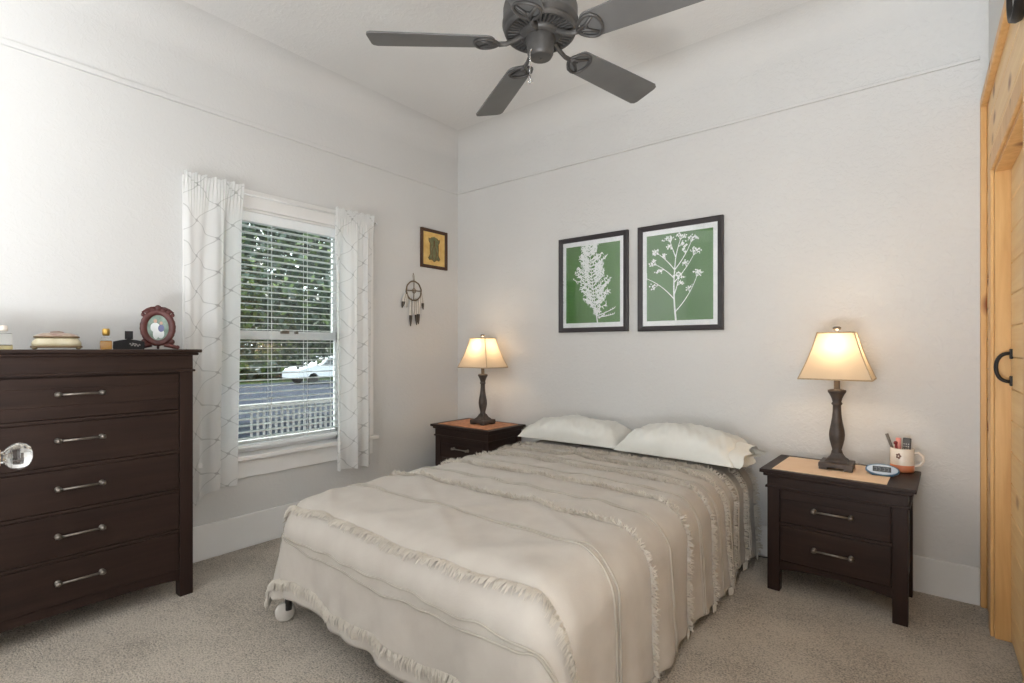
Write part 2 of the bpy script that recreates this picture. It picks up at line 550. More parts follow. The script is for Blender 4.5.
# right wall: plaster above, knotty pine boarding below
DY0, DY1, DZ = -1.28, -0.352, 2.10      # closet door opening
PT = 2.54                               # top of the pine boarding
m = MB()
m.box(XR + 0.02, XR + 0.14, -2.6, 0, PT - 0.02, H)
m.box(XR + 0.09, XR + 0.14, -2.6, 0, 0, PT)
m.cur = 1
rows = 17
bh = PT / rows
for i in range(rows):
    z0, z1 = i * bh + 0.0015, (i + 1) * bh - 0.0015
    spans = [(-2.6, 0.0)] if z0 >= DZ else [(DY1, 0.0), (-2.6, DY0)]
    if z0 < DZ < z1:
        m.box(XR + 0.012, XR + 0.09, DY0, DY1, DZ, z1, 0.004, 1)
    for a, b in spans:
        m.box(XR + 0.012, XR + 0.09, a, b, z0, z1, 0.004, 1)
struct('wall_right', m, [M['wall'], M['pine_y']])
m = MB()
m.box(XR - 0.013, XR + 0.012, -0.034, 0, 0, PT + 0.01, 0.006)
m.box(XR - 0.013, XR + 0.014, -2.6, -0.034, PT - 0.035, PT + 0.012, 0.006)
struct('trim_1', m, M['pine_z'])
# closet door
d2 = bpy.data.objects.new('door_2', None); COL.objects.link(d2); d2['kind'] = 'structure'; d2.location = (XR + 0.066, DY1, 0)
off = d2.location
m = MB()
m.box(XR - 0.002, XR + 0.012, DY1 - 0.0, DY1 + 0.085, 0, DZ + 0.08, 0.005)
m.box(XR - 0.002, XR + 0.012, DY0 - 0.085, DY0, 0, DZ + 0.08, 0.005)
m.box(XR - 0.002, XR + 0.012, DY0, DY1, DZ, DZ + 0.08, 0.005)
m.box(XR + 0.012, XR + 0.085, DY1 - 0.012, DY1, 0, DZ, 0.003)
m.box(XR + 0.012, XR + 0.085, DY0, DY0 + 0.012, 0, DZ, 0.003)
m.box(XR + 0.012, XR + 0.085, DY0, DY1, DZ - 0.012, DZ, 0.003)
obj('door_casing', m, M['pine_z'], d2, off)
m = MB()
for i in range(15):
    z0 = 0.012 + i * 0.1385
    m.box(XR + 0.064, XR + 0.088, DY0 + 0.014, DY1 - 0.014, z0 + 0.001, z0 + 0.1375, 0.004, 1)
obj('door_panel', m, M['pine_y'], d2, off)
m = MB()
hy = DY1 - 0.05
pts = [(XR + 0.062 - 0.050 * math.sin(a) ** 0.7, hy - 0.0, 1.215 + 0.062 * math.cos(a)) for a in np.linspace(0.02, PI - 0.02, 17)]
m.tube(pts, 0.0075, 8)
for z in (1.274, 1.156):
    m.box(XR + 0.056, XR + 0.066, hy - 0.014, hy + 0.014, z - 0.022, z + 0.022, 0.003)
h = obj('door_handle', m, M['iron'], d2, off); h['label'] = 'black iron pull handle'

# front wall stub that carries the folded-back bedroom door
m = MB(); m.box(1.90, 2.80, -3.66, -3.52, 0, H); struct('wall_front', m, M['wall'])
m = MB(); m.box(-0.16, 4.74, -6.34, -6.2, 0, H); struct('unseen_wall_far', m, M['wall'])  # unseen wall added to shut out sky light from behind
m = MB(); m.box(4.6, 4.74, -6.2, -2.6, 0, H); m.box(XR + 0.02, 4.6, -2.6, -2.5, 0, H); struct('unseen_wall_side', m, M['wall'])  # unseen walls added to keep sky light from entering at the side
d1 = bpy.data.objects.new('door_1', None); COL.objects.link(d1); d1['kind'] = 'structure'
d1.location = (2.76, -3.488, 0); d1.rotation_euler = (0, 0, PI - math.radians(6.6))
m = MB()     # local: x runs from hinge to free edge, y- is the room face after the turn
m.box(0, 0.80, -0.018, 0.018, 0.012, 2.04, 0.003)
for z0, z1 in ((0.2, 0.9), (1.15, 1.9)):
    m.box(0.11, 0.69, -0.022, 0.022, z0, z1, 0.006)
obj('door_leaf', m, M['door_white'], d1)
m = MB()
ax = Matrix.Rotation(PI / 2, 3, 'X')   # local z -> -y
kx, kz = 0.735, 1.084
m.lathe([(0.030, 0.016), (0.030, 0.02), (0.022, 0.026), (0.012, 0.028), (0.0125, 0.048), (0.015, 0.052), (0.0155, 0.062)], 24, (kx, 0, kz), axis=ax)
rs = obj('knob_shank', m, M['brass'], d1)
m = MB()
prof = [(0.012, 0.060), (0.012, 0.066), (0.017, 0.070), (0.0235, 0.077), (0.0265, 0.085), (0.0265, 0.090), (0.0235, 0.099), (0.017, 0.105), (0.008, 0.108), (0.0005, 0.1085)]
m.lathe(prof, 12, (kx, 0, kz), axis=ax, smooth=False)
kb = obj('door_knob', m, M['crystal'], d1); kb['label'] = 'clear crystal door knob'

# picture rails, baseboards
m = MB(); m.box(0, 0.011, -3.52, 0, 2.757, 2.790, 0.005); struct('trim_2', m, M['wall_smooth'])
m = MB(); m.box(0, XR - 0.013, -0.014, 0, 2.757, 2.778, 0.005); struct('trim_3', m, M['wall'])
def baseboard(name, seg, h):
    m = MB()
    for (x0, x1, y0, y1) in seg:
        m.box(x0, x1, y0, y1, 0, h, 0.006)
    struct(name, m, M['trim'])
baseboard('baseboard_left', [(0, 0.02, -3.52, 0)], 0.215)
baseboard('baseboard_back', [(0.02, XR - 0.013, -0.02, 0)], 0.190)

# ------------------------------------------------------------------ window
w1 = bpy.data.objects.new('window_1', None); COL.objects.link(w1); w1['kind'] = 'structure'; w1.location = (0, (WY0 + WY1) / 2, WZ0)
wo = w1.location
m = MB()
m.box(0, 0.022, -2.335, WY0, 0.605, 2.335, 0.004); m.box(0, 0.022, WY1, -0.978, 0.605, 2.335, 0.004)
m.box(0, 0.022, WY0, WY1, WZ1, 2.335, 0.004)
# jamb linings
m.box(-0.14, 0.0, WY0, WY0 + 0.015, WZ0, WZ1); m.box(-0.14, 0.0, WY1 - 0.015, WY1, WZ0, WZ1); m.box(-0.14, 0, WY0, WY1, WZ1 - 0.015, WZ1)
obj('window_casing', m, M['trim'], w1, wo)
m = MB(); m.box(-0.14, 0.06, -2.36, -0.95, 0.575, 0.605, 0.008, 3); obj('window_stool', m, M['trim'], w1, wo)
m = MB(); m.box(0, 0.02, -2.32, -0.985, 0.458, 0.575, 0.004); obj('window_apron', m, M['trim'], w1, wo)
def sash(name, x0, x1, z0, z1, top, bot, lab):
    y0, y1 = WY0 + 0.015, WY1 - 0.015
    m = MB()
    m.box(x0, x1, y0, y0 + 0.055, z0, z1, 0.004); m.box(x0, x1, y1 - 0.055, y1, z0, z1, 0.004)
    m.box(x0, x1, y0, y1, z0, z0 + bot, 0.004); m.box(x0, x1, y0, y1, z1 - top, z1, 0.004)
    s = obj(name, m, M['sash'], w1, wo)
    m = MB(); m.box((x0 + x1) / 2 - 0.002, (x0 + x1) / 2 + 0.002, y0 + 0.05, y1 - 0.05, z0 + bot - 0.01, z1 - top + 0.01)
    obj('pane', m, M['pane'], s, wo)
    return s
sash('upper_sash', -0.125, -0.098, 1.36, WZ1 - 0.015, 0.05, 0.05, '')
ls = sash('lower_sash', -0.094, -0.066, 0.606, 1.418, 0.06, 0.075, '')
m = MB(); m.box(-0.066, -0.05, -1.70, -1.64, 1.40, 1.425, 0.004); m.box(-0.06, -0.045, -1.60, -1.575, 1.40, 1.42, 0.003)
obj('sash_lock', m, M['pewter'], ls, wo)

bl = thing('venetian_blind', 'white slatted venetian blind hung inside the window', 'blind', (-0.03, (WY0 + WY1) / 2, 0.61))
bo = bl.location
by0, by1 = WY0 + 0.018, WY1 - 0.018
m = MB(); m.box(-0.058, -0.004, by0, by1, 2.135, 2.199, 0.004); obj('headrail', m, M['blind'], bl, bo)
m = MB()
z = 2.105
tilt = math.radians(0.5)
while z > 0.70:
    mat4 = Matrix.Translation((-0.031, 0, z)) @ Matrix.Rotation(tilt, 4, 'Y')
    m.box(-0.027, 0.027, by0 + 0.004, by1 - 0.004, -0.0022, 0.0022, mat4=mat4)
    z -= 0.0425
obj('slat_panel', m, M['slat'], bl, bo)
m = MB()
for y in (by0 + 0.1, -1.79, -1.53, by1 - 0.1):
    for x in (-0.058, -0.005):
        m.tube([(x, y, 0.665), (x, y, 2.14)], 0.0016, 5)
obj('ladder_cord', m, M['blind'], bl, bo)
m = MB(); m.box(-0.058, -0.006, by0 + 0.004, by1 - 0.004, 0.640, 0.664, 0.004); obj('bottom_rail', m, M['blind'], bl, bo)

# curtain rod and sheers
RZ, RX = 2.285, 0.075
cr = thing('curtain_rod', 'slim white curtain rod above the window', 'curtain rod', (RX, -1.655, RZ))
m = MB(); m.tube([(RX, -2.335, RZ), (RX, -0.985, RZ)], 0.007, 10); obj('rod', m, M['rod'], cr, cr.location)
for y in (-2.33, -0.99):
    m = MB(); m.box(0.020, RX, y - 0.012, y + 0.012, RZ - 0.006, RZ + 0.006, 0.002); m.ball((RX, y, RZ), 0.011)
    obj('bracket', m, M['rod'], cr, cr.location)

def curtain(name, label, y0t, y1t, y0b, y1b, folds, zb_fn, fabric, seed):
    r = random.Random(seed)
    nu, nv = 150, 70
    ph = [r.uniform(0, 6.28) for _ in range(4)]
    P = np.zeros((nu, nv, 3)); UV = np.zeros((nu, nv, 2))
    for i in range(nu):
        s = i / (nu - 1)
        sw = s + 0.045 * math.sin(2 * PI * s * 1.5 + ph[0])
        a = 2 * PI * folds * sw
        for j in range(nv):
            t = j / (nv - 1)             # 0 top .. 1 bottom
            zb = zb_fn(s)
            z = (RZ + 0.045) * (1 - t) + zb * t
            k = min(1, t * 8)
            y = (y0t + (y1t - y0t) * s) * (1 - t) + (y0b + (y1b - y0b) * s) * t
            amp = 0.012 + 0.022 * t ** 0.7
            fx = amp * math.sin(a + 0.5 * math.sin(3 * t + ph[1])) + 0.007 * math.sin(2.3 * a + ph[2] + 2 * t)
            gat = 0.006 * math.sin(2 * PI * 19 * s + ph[3]) * (1 - k)
            if t < 0.035:    # ruffle above the rod
                fx = fx * 0.4 + gat * 1.8
            y += 0.012 * math.cos(a + ph[2]) * min(1, t * 4)
            P[i, j] = (RX + 0.016 + fx * (0.45 + 0.55 * k) + gat + 0.016 * max(0.0, 1 - t * 7), y, z + 0.006 * math.sin(40 * s) * (t < 0.02))
            UV[i, j] = (s * fabric + seed * 0.13, (1 - t) * 1.95)
    m = MB(); m.grid(P, uv=UV)
    o = single(name, m, M['sheer'], label, 'curtain', 'sheer curtain panels')
    return o
curtain('sheer_curtain', 'sheer white diamond-stitched curtain panel between dresser and window', -2.365, -2.025, -2.355, -2.065, 2.1,
        lambda s: 0.365 + 0.075 * (1 / (1 + math.exp(-(s - 0.42) * 30))), 0.31, 1)
curtain('sheer_curtain', 'sheer white diamond-stitched curtain panel nearest the small gold picture', -1.375, -1.035, -1.365, -1.04, 2.6,
        lambda s: 0.395 - 0.01 * s, 0.33, 2)

# ------------------------------------------------------------------ drawers helper
def bar_pull(m, cx, cy, cz, half, along, outv):
    """bar handle on two round posts; outv points away from the drawer face"""
    a = Vector(along); o = Vector(outv); c = Vector((cx, cy, cz))
    for s in (-1, 1):
        p = c + a * (half * s)
        m.tube([p, p + o * 0.006, p + o * 0.007, p + o * 0.018, p + o * 0.030], [0.0125, 0.0125, 0.007, 0.007, 0.010], 12)
        m.tube([p + o * 0.020 - a * 0.011 * s * -1, p + o * 0.020 - a * 0.010 * s], [0.0095, 0.0095], 10)
    m.tube([c + o * 0.020 - a * half, c + o * 0.020 + a * half], 0.0052, 10)

# ------------------------------------------------------------------ dresser
DX0, DX1, DYA, DYB, DT = 0.03, 0.428, -3.36, -2.427, 1.293
dr = thing('dresser', 'tall espresso-brown dresser with five drawers by the window', 'dresser', ((DX0 + DX1) / 2, (DYA + DYB) / 2, 0))
do = dr.location
m = MB()
m.box(DX0, DX1 - 0.016, DYA + 0.02, DYB - 0.02, 0.10, 1.262)
m.box(DX0, DX1 + 0.004, DYA + 0.002, DYB - 0.002, 1.183, 1.262, 0.002)       # frieze
m.box(DX0, DX1 + 0.012, DYA - 0.008, DYB + 0.008, 1.176, 1.188, 0.004)       # bead
for z in (0.968, 0.757, 0.555, 0.344):                                       # rails between drawers
    m.box(DX1 - 0.03, DX1 - 0.006, DYA + 0.06, DYB - 0.06, z - 0.005, z + 0.012, 0.004)
obj('body', m, M['dark_y'], dr, do)
m = MB()
m.box(DX0 - 0.005, DX1 + 0.035, DYA - 0.032, DYB + 0.032, 1.276, DT, 0.004)
m.box(DX0 - 0.005, DX1 + 0.022, DYA - 0.020, DYB + 0.020, 1.262, 1.276, 0.006, 3)
obj('top', m, M['dark_y'], dr, do)
for (x0, x1) in ((DX1 - 0.062, DX1), (DX0, DX0 + 0.06)):
    for (y0, y1) in ((DYA, DYA + 0.062), (DYB - 0.062, DYB)):
        m = MB(); m.box(x0, x1, y0, y1, 0, 1.18, 0.003); obj('leg', m, M['dark_z'], dr, do)
# apron with a shallow arch
ya, yb = DYA + 0.06, DYB - 0.06
poly = [(ya, 0.145)] + [(ya + (yb - ya) * t, 0.085 + 0.022 * math.sin(PI * t) ** 0.6) for t in np.linspace(0, 1, 21)] + [(yb, 0.145)]
m = MB(); m.prism(poly, 0.018, Matrix(((0, 0, 1, DX1 - 0.026), (1, 0, 0, 0), (0, 1, 0, 0), (0, 0, 0, 1)))); obj('apron', m, M['dark_y'], dr, do)
edges = [1.174, 0.968, 0.757, 0.555, 0.344, 0.132]
for i in range(5):
    z1, z0 = edges[i] - 0.006, edges[i + 1] + 0.014
    m = MB(); m.box(DX1 - 0.03, DX1 - 0.004, ya + 0.004, yb - 0.004, z0, z1, 0.004)
    if i == 0:
        for zz in (z0 + 0.055, z1 - 0.052):
            m.box(DX1 - 0.02, DX1 - 0.0025, ya + 0.006, yb - 0.006, zz, zz + 0.003, 0.001, 1)
    d = obj('drawer', m, M['dark_y'], dr, do)
    m = MB(); bar_pull(m, DX1 - 0.004, -2.894, (1.091, 0.884, 0.666, 0.455, 0.246)[i], 0.079, (0, 1, 0), (1, 0, 0))
    hd = obj('handle', m, M['pewter'], d, do); hd['label'] = 'pewter bar handle'

# ------------------------------------------------------------------ things on the dresser
TZ = DT
def face(loc, name, label, cat, group=None):
    a = math.atan2(cam.location.y - loc[1], cam.location.x - loc[0])
    return thing(name, label, cat, loc, a + PI / 2, group)      # local -y turned toward the middle of the room
# oval frame (local: x right, y back, z up)
ph = face((0.22, -2.524, TZ), 'photo_frame', 'oval carved dark red frame holding a photo of two people, on the dresser', 'photo frame')
W2, H2, cz = 0.088, 0.103, 0.118
m = MB()
def ell_ring(a_in, b_in, a_out, b_out, c, prof, n=72, wob=0.0):
    P = np.zeros((n, len(prof), 3))
    for i in range(n):
        t = 2 * PI * i / n
        for j, (s, y) in enumerate(prof):
            a = a_in + (a_out - a_in) * s; b = b_in + (b_out - b_in) * s
            k = 1 + wob * s * math.sin(24 * t)
            P[i, j] = (c[0] + a * k * math.cos(t), c[1] + y, c[2] + b * k * math.sin(t))
    return P
prof = [(0, 0.006), (0, -0.004), (0.12, -0.010), (0.35, -0.012), (0.7, -0.016), (0.95, -0.010), (1.0, 0.0), (0.98, 0.010), (0.0, 0.010), (0, 0.006)]
m.grid(ell_ring(0.048, 0.068, 0.081, 0.100, (0, 0, 0.117), prof, wob=0.012), closed_u=True)
fr = obj('frame_border', m, M['rosewood'], ph)
m = MB()
m.ball((0, -0.006, 0.222), 0.017, 12, 8, (1, 0.6, 1))
for s in (-1, 1):
    m.ball((0.024 * s, -0.006, 0.214), 0.015, 12, 8, (1.2, 0.6, 0.8)); m.ball((0.048 * s, -0.006, 0.204), 0.014, 12, 8, (1.1, 0.6, 0.9))
    m.ball((0.066 * s, -0.005, 0.186), 0.010, 12, 8, (0.9, 0.6, 1.2)); m.tube([(0.012 * s, -0.012, 0.226), (0.03 * s, -0.014, 0.224), (0.05 * s, -0.014, 0.214), (0.07 * s, -0.012, 0.196)], 0.005, 6)
obj('crest', m, M['rosewood'], ph)
for s in (-1, 1):
    m = MB()
    m.tube([(0.03 * s, 0, 0.026), (0.055 * s, -0.004, 0.020), (0.075 * s, -0.006, 0.012), (0.088 * s, -0.006, 0.010)], [0.013, 0.013, 0.011, 0.0095], 8)
    m.ball((0.088 * s, -0.006, 0.011), 0.011, 10, 8); m.ball((0.060 * s, -0.004, 0.040), 0.016, 10, 8, (1, 0.6, 1))
    obj('foot', m, M['rosewood'], ph)
m = MB(); m.box(-0.02, 0.02, 0.006, 0.010, 0.03, 0.16, mat4=Matrix.Translation((0, 0.0, 0)) ); m.tube([(0, 0.01, 0.15), (0, 0.07, 0.004)], 0.006, 6); obj('easel_back', m, M['rosewood'], ph)
m = MB()
P = np.array([[(0.051 * r * math.cos(t), -0.001, 0.117 + 0.072 * r * math.sin(t)) for r in (0.01, 1)] for t in np.linspace(0, 2 * PI, 49)])
m.grid(P, smooth=False)
m.cur = 1
def ellp(m, cx, cz_, rx, rz_, y=-0.0016, n=18, th=0.0006):
    m.prism([(cx + rx * math.cos(2 * PI * k / n), cz_ + rz_ * math.sin(2 * PI * k / n)) for k in range(n)], th, Matrix(((1, 0, 0, 0), (0, 0, -1, y), (0, 1, 0, 0), (0, 0, 0, 1))))
ellp(m, -0.012, 0.118, 0.022, 0.026); ellp(m, -0.010, 0.085, 0.013, 0.03, -0.0014); ellp(m, 0.012, 0.085, 0.016, 0.026, -0.0012)
m.cur = 2; ellp(m, 0.014, 0.114, 0.014, 0.020, -0.0022)
m.cur = 3; ellp(m, -0.012, 0.153, 0.008, 0.011, -0.002); ellp(m, 0.014, 0.142, 0.007, 0.009, -0.0024)
obj('photograph', m, [M['photo_bg'], M['photo_white'], M['photo_blue'], M['photo_skin']], ph)

# trinket box
tb = face((0.20, -2.936, TZ), 'trinket_box', 'cream porcelain trinket box with a painted lid on the dresser', 'trinket box')
def superell(a, b, n, p=3.2):
    out = []
    for k in range(n):
        t = 2 * PI * k / n
        c, s = math.cos(t), math.sin(t)
        out.append((a * math.copysign(abs(c) ** (2 / p), c), b * math.copysign(abs(s) ** (2 / p), s)))
    return out
def loft(m, rings, n=48, p=3.2):
    P = np.array([[(x, y, z) for (a, b, z) in rings for (x, y) in [superell(a, b, n, p)[k]]] for k in range(n)])
    m.grid(P, closed_u=True)
    return m
m = MB(); loft(m, [(0.001, 0.001, 0.018), (0.11, 0.065, 0.018), (0.114, 0.068, 0.028), (0.110, 0.066, 0.040), (0.100, 0.060, 0.052), (0.096, 0.057, 0.056), (0.001, 0.001, 0.056)]); obj('bowl', m, M['porcelain'], tb)
m = MB(); loft(m, [(0.001, 0.001, 0.008), (0.116, 0.070, 0.008), (0.120, 0.073, 0.013), (0.116, 0.070, 0.019), (0.001, 0.001, 0.019)])
for sx in (-1, 1):
    for sy in (-1, 1):
        m.ball((0.098 * sx, 0.052 * sy, 0.007), 0.0085, 10, 6, (1.4, 1.2, 0.82))
obj('base', m, M['porc_band'], tb)
m = MB(); loft(m, [(0.001, 0.001, 0.057), (0.098, 0.058, 0.057), (0.106, 0.064, 0.060), (0.104, 0.062, 0.066)]); ld = None
o = obj('rim', m, M['porc_band'], tb)
m = MB(); loft(m, [(0.103, 0.061, 0.065), (0.088, 0.052, 0.075), (0.062, 0.037, 0.082), (0.03, 0.018, 0.085), (0.001, 0.001, 0.086)])
m.tube([(-0.03, 0, 0.085), (-0.01, 0.008, 0.089), (0.01, -0.006, 0.089), (0.03, 0.004, 0.085)], 0.004, 6)
obj('lid', m, M['porc_lid'], tb)

tb.scale = (0.80, 0.80, 0.95)
# amber perfume bottle
ab = face((0.20, -2.746, TZ), 'perfume_bottle', 'small amber perfume bottle with a gold cap on the dresser', 'perfume bottle', 'perfume bottles on the dresser')
m = MB(); m.box(-0.024, 0.024, -0.015, 0.015, 0.0, 0.044, 0.005, 3); obj('flask', m, M['amber'], ab)
m = MB(); m.box(-0.022, 0.022, -0.014, 0.014, 0.0445, 0.06, 0.006, 3); m.lathe([(0.009, 0.06), (0.009, 0.072)], 16); obj('shoulder', m, M['clear'], ab)
m = MB(); m.lathe([(0.0001, 0.070), (0.013, 0.070), (0.016, 0.076), (0.016, 0.098), (0.013, 0.106), (0.0001, 0.106)], 20); obj('cap', m, M['gold'], ab)
# black perfume bottle
bb = face((0.26, -2.665, TZ), 'perfume_bottle', 'wide low black perfume bottle with square black cap on the dresser', 'perfume bottle', 'perfume bottles on the dresser')
m = MB()
poly = [(-0.064, 0.0), (0.064, 0.0), (0.066, 0.012), (0.064, 0.040)] + [(0.064 - 0.128 * t, 0.040 + 0.011 * math.sin(PI * t)) for t in np.linspace(0.08, 0.92, 9)] + [(-0.064, 0.040), (-0.066, 0.012)]
m.prism(poly, 0.038, Matrix(((1, 0, 0, 0), (0, 0, -1, 0.019), (0, 1, 0, 0), (0, 0, 0, 1)))); obj('flask', m, M['black'], bb)
m = MB(); m.box(-0.017, 0.017, -0.014, 0.014, 0.052, 0.094, 0.002); m.lathe([(0.011, 0.045), (0.011, 0.053)], 16); obj('cap', m, M['black'], bb)
m = MB()
pts = [(0.002 + 0.045 * t, -0.0195, 0.026 - 0.006 * t + 0.006 * math.sin(22 * t)) for t in np.linspace(0, 1, 40)]
m.tube(pts, 0.0016, 5); m.tube([(0.012, -0.0195, 0.032), (0.030, -0.0195, 0.028)], 0.0016, 5)
obj('script_mark', m, M['silver_ink'], bb)
# bottle at the left edge
cb = face((0.20, -3.122, TZ), 'perfume_bottle', 'clear perfume bottle with pale liquid, left of the trinket box on the dresser', 'perfume bottle', 'perfume bottles on the dresser')
m = MB(); m.box(-0.032, 0.032, -0.018, 0.018, 0.0, 0.022, 0.004); obj('liquid', m, M['pale_amber'], cb)
m = MB(); m.box(-0.032, 0.032, -0.018, 0.018, 0.0225, 0.075, 0.006, 3); m.lathe([(0.011, 0.075), (0.011, 0.085)], 16); obj('flask', m, M['clear'], cb)
m = MB(); m.lathe([(0.0001, 0.083), (0.016, 0.083), (0.017, 0.088), (0.016, 0.108), (0.0001, 0.110)], 20); obj('cap', m, M['mug'], cb)

# ------------------------------------------------------------------ nightstands (local: x right, y back, front at y = -0.22)
def nightstand(label, loc, rz):
    t = thing('nightstand', label, 'nightstand', loc, rz, 'nightstands beside the bed')
    w, f, b = 0.302, -0.215, 0.215
    m = MB(); m.box(-0.335, 0.335, -0.245, 0.232, 0.630, 0.650, 0.004); m.box(-0.320, 0.320, -0.232, 0.226, 0.612, 0.630, 0.008, 3)
    obj('top', m, M['dark_x'], t)
    m = MB()
    m.box(-w + 0.01, w - 0.01, f + 0.014, b, 0.150, 0.612)
    m.box(-w, w, f - 0.003, b, 0.556, 0.612, 0.002)
    m.box(-w - 0.009, w + 0.009, f - 0.011, b, 0.549, 0.561, 0.004)
    m.box(-w + 0.05, w - 0.05, f + 0.004, f + 0.03, 0.358, 0.372, 0.003)
    obj('body', m, M['dark_x'], t)
    for sx in (-1, 1):
        for y0, y1 in ((f, f + 0.058), (b - 0.058, b)):
            m = MB(); x0, x1 = (w - 0.06, w) if sx > 0 else (-w, -w + 0.06)
            m.box(x0, x1, y0, y1, 0, 0.552, 0.003); obj('leg', m, M['dark_z'], t)
    poly = [(-w + 0.058, 0.165)] + [(-w + 0.058 + (2 * w - 0.116) * q, 0.112 + 0.024 * math.sin(PI * q) ** 0.7) for q in np.linspace(0, 1, 21)] + [(w - 0.058, 0.165)]
    m = MB(); m.prism(poly, 0.018, Matrix(((1, 0, 0, 0), (0, 0, -1, f + 0.026), (0, 1, 0, 0), (0, 0, 0, 1)))); obj('apron', m, M['dark_x'], t)
    for z0, z1, hz in ((0.374, 0.546, 0.462), (0.168, 0.356, 0.262)):
        m = MB(); m.box(-w + 0.064, w - 0.064, f + 0.004, f + 0.03, z0, z1, 0.004)
        if z0 > 0.3: m.box(-w + 0.066, w - 0.066, f + 0.0025, f + 0.02, z1 - 0.052, z1 - 0.049, 0.001, 1)
        d = obj('drawer', m, M['dark_x'], t)
        m = MB(); bar_pull(m, 0, f + 0.004, hz, 0.080, (1, 0, 0), (0, -1, 0)); hd = obj('handle', m, M['pewter'], d); hd['label'] = 'pewter bar handle'
    return t
NR = (3.112, -0.268, 0)
ns = nightstand('dark two-drawer nightstand holding a lamp, clock and mug', NR, math.radians(-2))
nl = copy_tree(ns)
NL = (0.492, -0.250, 0)
nl.location = NL; nl.rotation_euler = (0, 0, 0)
nl['label'] = 'dark nightstand in the room corner, mostly hidden behind the bed'
NZ = 0.650
# mats
m = MB(); m.box(2.835, 3.335, -0.486, -0.09, NZ + 0.0005, NZ + 0.003, mat4=Matrix.Translation((3.112, -0.25, 0)) @ Matrix.Rotation(math.radians(-2), 4, 'Z') @ Matrix.Translation((-3.112, 0.25, 0)))
single('table_runner', m, M['paper'], 'beige runner lying under the lamp, clock and mug', 'table runner')
m = MB(); m.box(0.22, 0.785, -0.46, -0.07, NZ + 0.0005, NZ + 0.004, 0.001, 1)
single('table_mat', m, M['terracotta'], 'terracotta-coloured mat under the lamp in the room corner', 'table mat')
MZ = NZ + 0.0045

# ------------------------------------------------------------------ lamps
def sq(m, rings, rot=PI / 4, n=4, smooth=False, cap=True):
    """square-section loft: rings of (half width, z)"""
    m.lathe([(h * math.sqrt(2), z) for h, z in rings], n, rot=rot, smooth=smooth, cap=cap)
def lamp(label, loc):
    t = thing('table_lamp', label, 'table lamp', loc, 0, 'lamps on the nightstands')
    m = MB()
    for sx in (-1, 1):
        for sy in (-1, 1):
            m.box(0.056 * sx - 0.020, 0.056 * sx + 0.020, 0.056 * sy - 0.020, 0.056 * sy + 0.020, 0, 0.014, 0.003)
    sq(m, [(0.074, 0.012), (0.077, 0.016), (0.077, 0.034), (0.072, 0.038), (0.052, 0.040), (0.048, 0.048), (0.036, 0.058), (0.026, 0.076), (0.024, 0.084)])
    obj('base', m, M['lamp_bronze'], t)
    prof = [(0.024, 0.080), (0.027, 0.088), (0.024, 0.096), (0.022, 0.100), (0.029, 0.125), (0.036, 0.155), (0.0385, 0.180), (0.036, 0.205), (0.029, 0.240), (0.0235, 0.275),
            (0.021, 0.305), (0.020, 0.338), (0.026, 0.344), (0.027, 0.350), (0.021, 0.356), (0.026, 0.376), (0.036, 0.398), (0.044, 0.410), (0.044, 0.420), (0.03, 0.424), (0.015, 0.426), (0.0145, 0.52)]
    m = MB(); m.lathe(prof, 8, rot=PI / 8, smooth=True); obj('stem', m, M['lamp_bronze'], t)
    # shade: pleated four-sided pyramid with slightly hollow sides
    zb, zt, wb, wt, db, dt = 0.482, 0.728, 0.165, 0.084, 0.135, 0.068
    m = MB()
    cs = [(-1, -1), (1, -1), (1, 1), (-1, 1)]
    for k in range(4):
        a, b = cs[k], cs[(k + 1) % 4]
        P = np.zeros((21, 13, 3)); UV = np.zeros((21, 13, 2))
        for i in range(21):
            s = i / 20
            for j in range(13):
                q = j / 12
                w = wb + (wt - wb) * q - 0.006 * math.sin(PI * q); d = db + (dt - db) * q - 0.006 * math.sin(PI * q)
                P[i, j] = ((a[0] + (b[0] - a[0]) * s) * w, (a[1] + (b[1] - a[1]) * s) * d, zb + (zt - zb) * q)
                UV[i, j] = (s, q)
        m.grid(P, uv=UV)
    sh = obj('shade', m, M['shade'], t)
    m = MB()
    for (w, d, z) in ((wb, db, zb), (wt, dt, zt)):
        m.tube([(w, d, z), (-w, d, z), (-w, -d, z), (w, -d, z)], 0.004, 6, closed=True)
    for a in cs:
        m.tube([(a[0] * (wb + (wt - wb) * q - 0.006 * math.sin(PI * q)), a[1] * (db + (dt - db) * q - 0.006 * math.sin(PI * q)), zb + (zt - zb) * q) for q in np.linspace(0, 1, 9)], 0.0032, 6)
    obj('shade_trim', m, M['shade_trim'], sh)
    m = MB()
    m.tube([(0.0, 0, 0.52), (0.035, 0, 0.56), (0.04, 0, 0.64), (0.0, 0, 0.728)], 0.002, 6); m.tube([(0.0, 0, 0.52), (-0.035, 0, 0.56), (-0.04, 0, 0.64), (0.0, 0, 0.728)], 0.002, 6)
    m.tube([(-0.084, 0, zt), (0.084, 0, zt)], 0.002, 6)
    obj('harp', m, M['pewter'], t)
    m = MB(); m.lathe([(0.006, 0.726), (0.006, 0.742), (0.017, 0.745), (0.020, 0.750), (0.020, 0.757), (0.012, 0.762), (0.001, 0.763)], 16); obj('finial', m, M['pewter'], t)
    return t
LR = (3.100, -0.255, MZ - 0.001); LL = (0.535, -0.240, MZ)
la = lamp('lit table lamp on the nightstand beside the clock and mug', LR)
lb = copy_tree(la); lb.location = LL; lb['label'] = 'lit table lamp on the terracotta mat in the room corner'
for q in (LR, LL):
    lamp_light('lamp_bulb', (q[0], q[1], q[2] + 0.65), 2.2, (1.0, 0.76, 0.50))

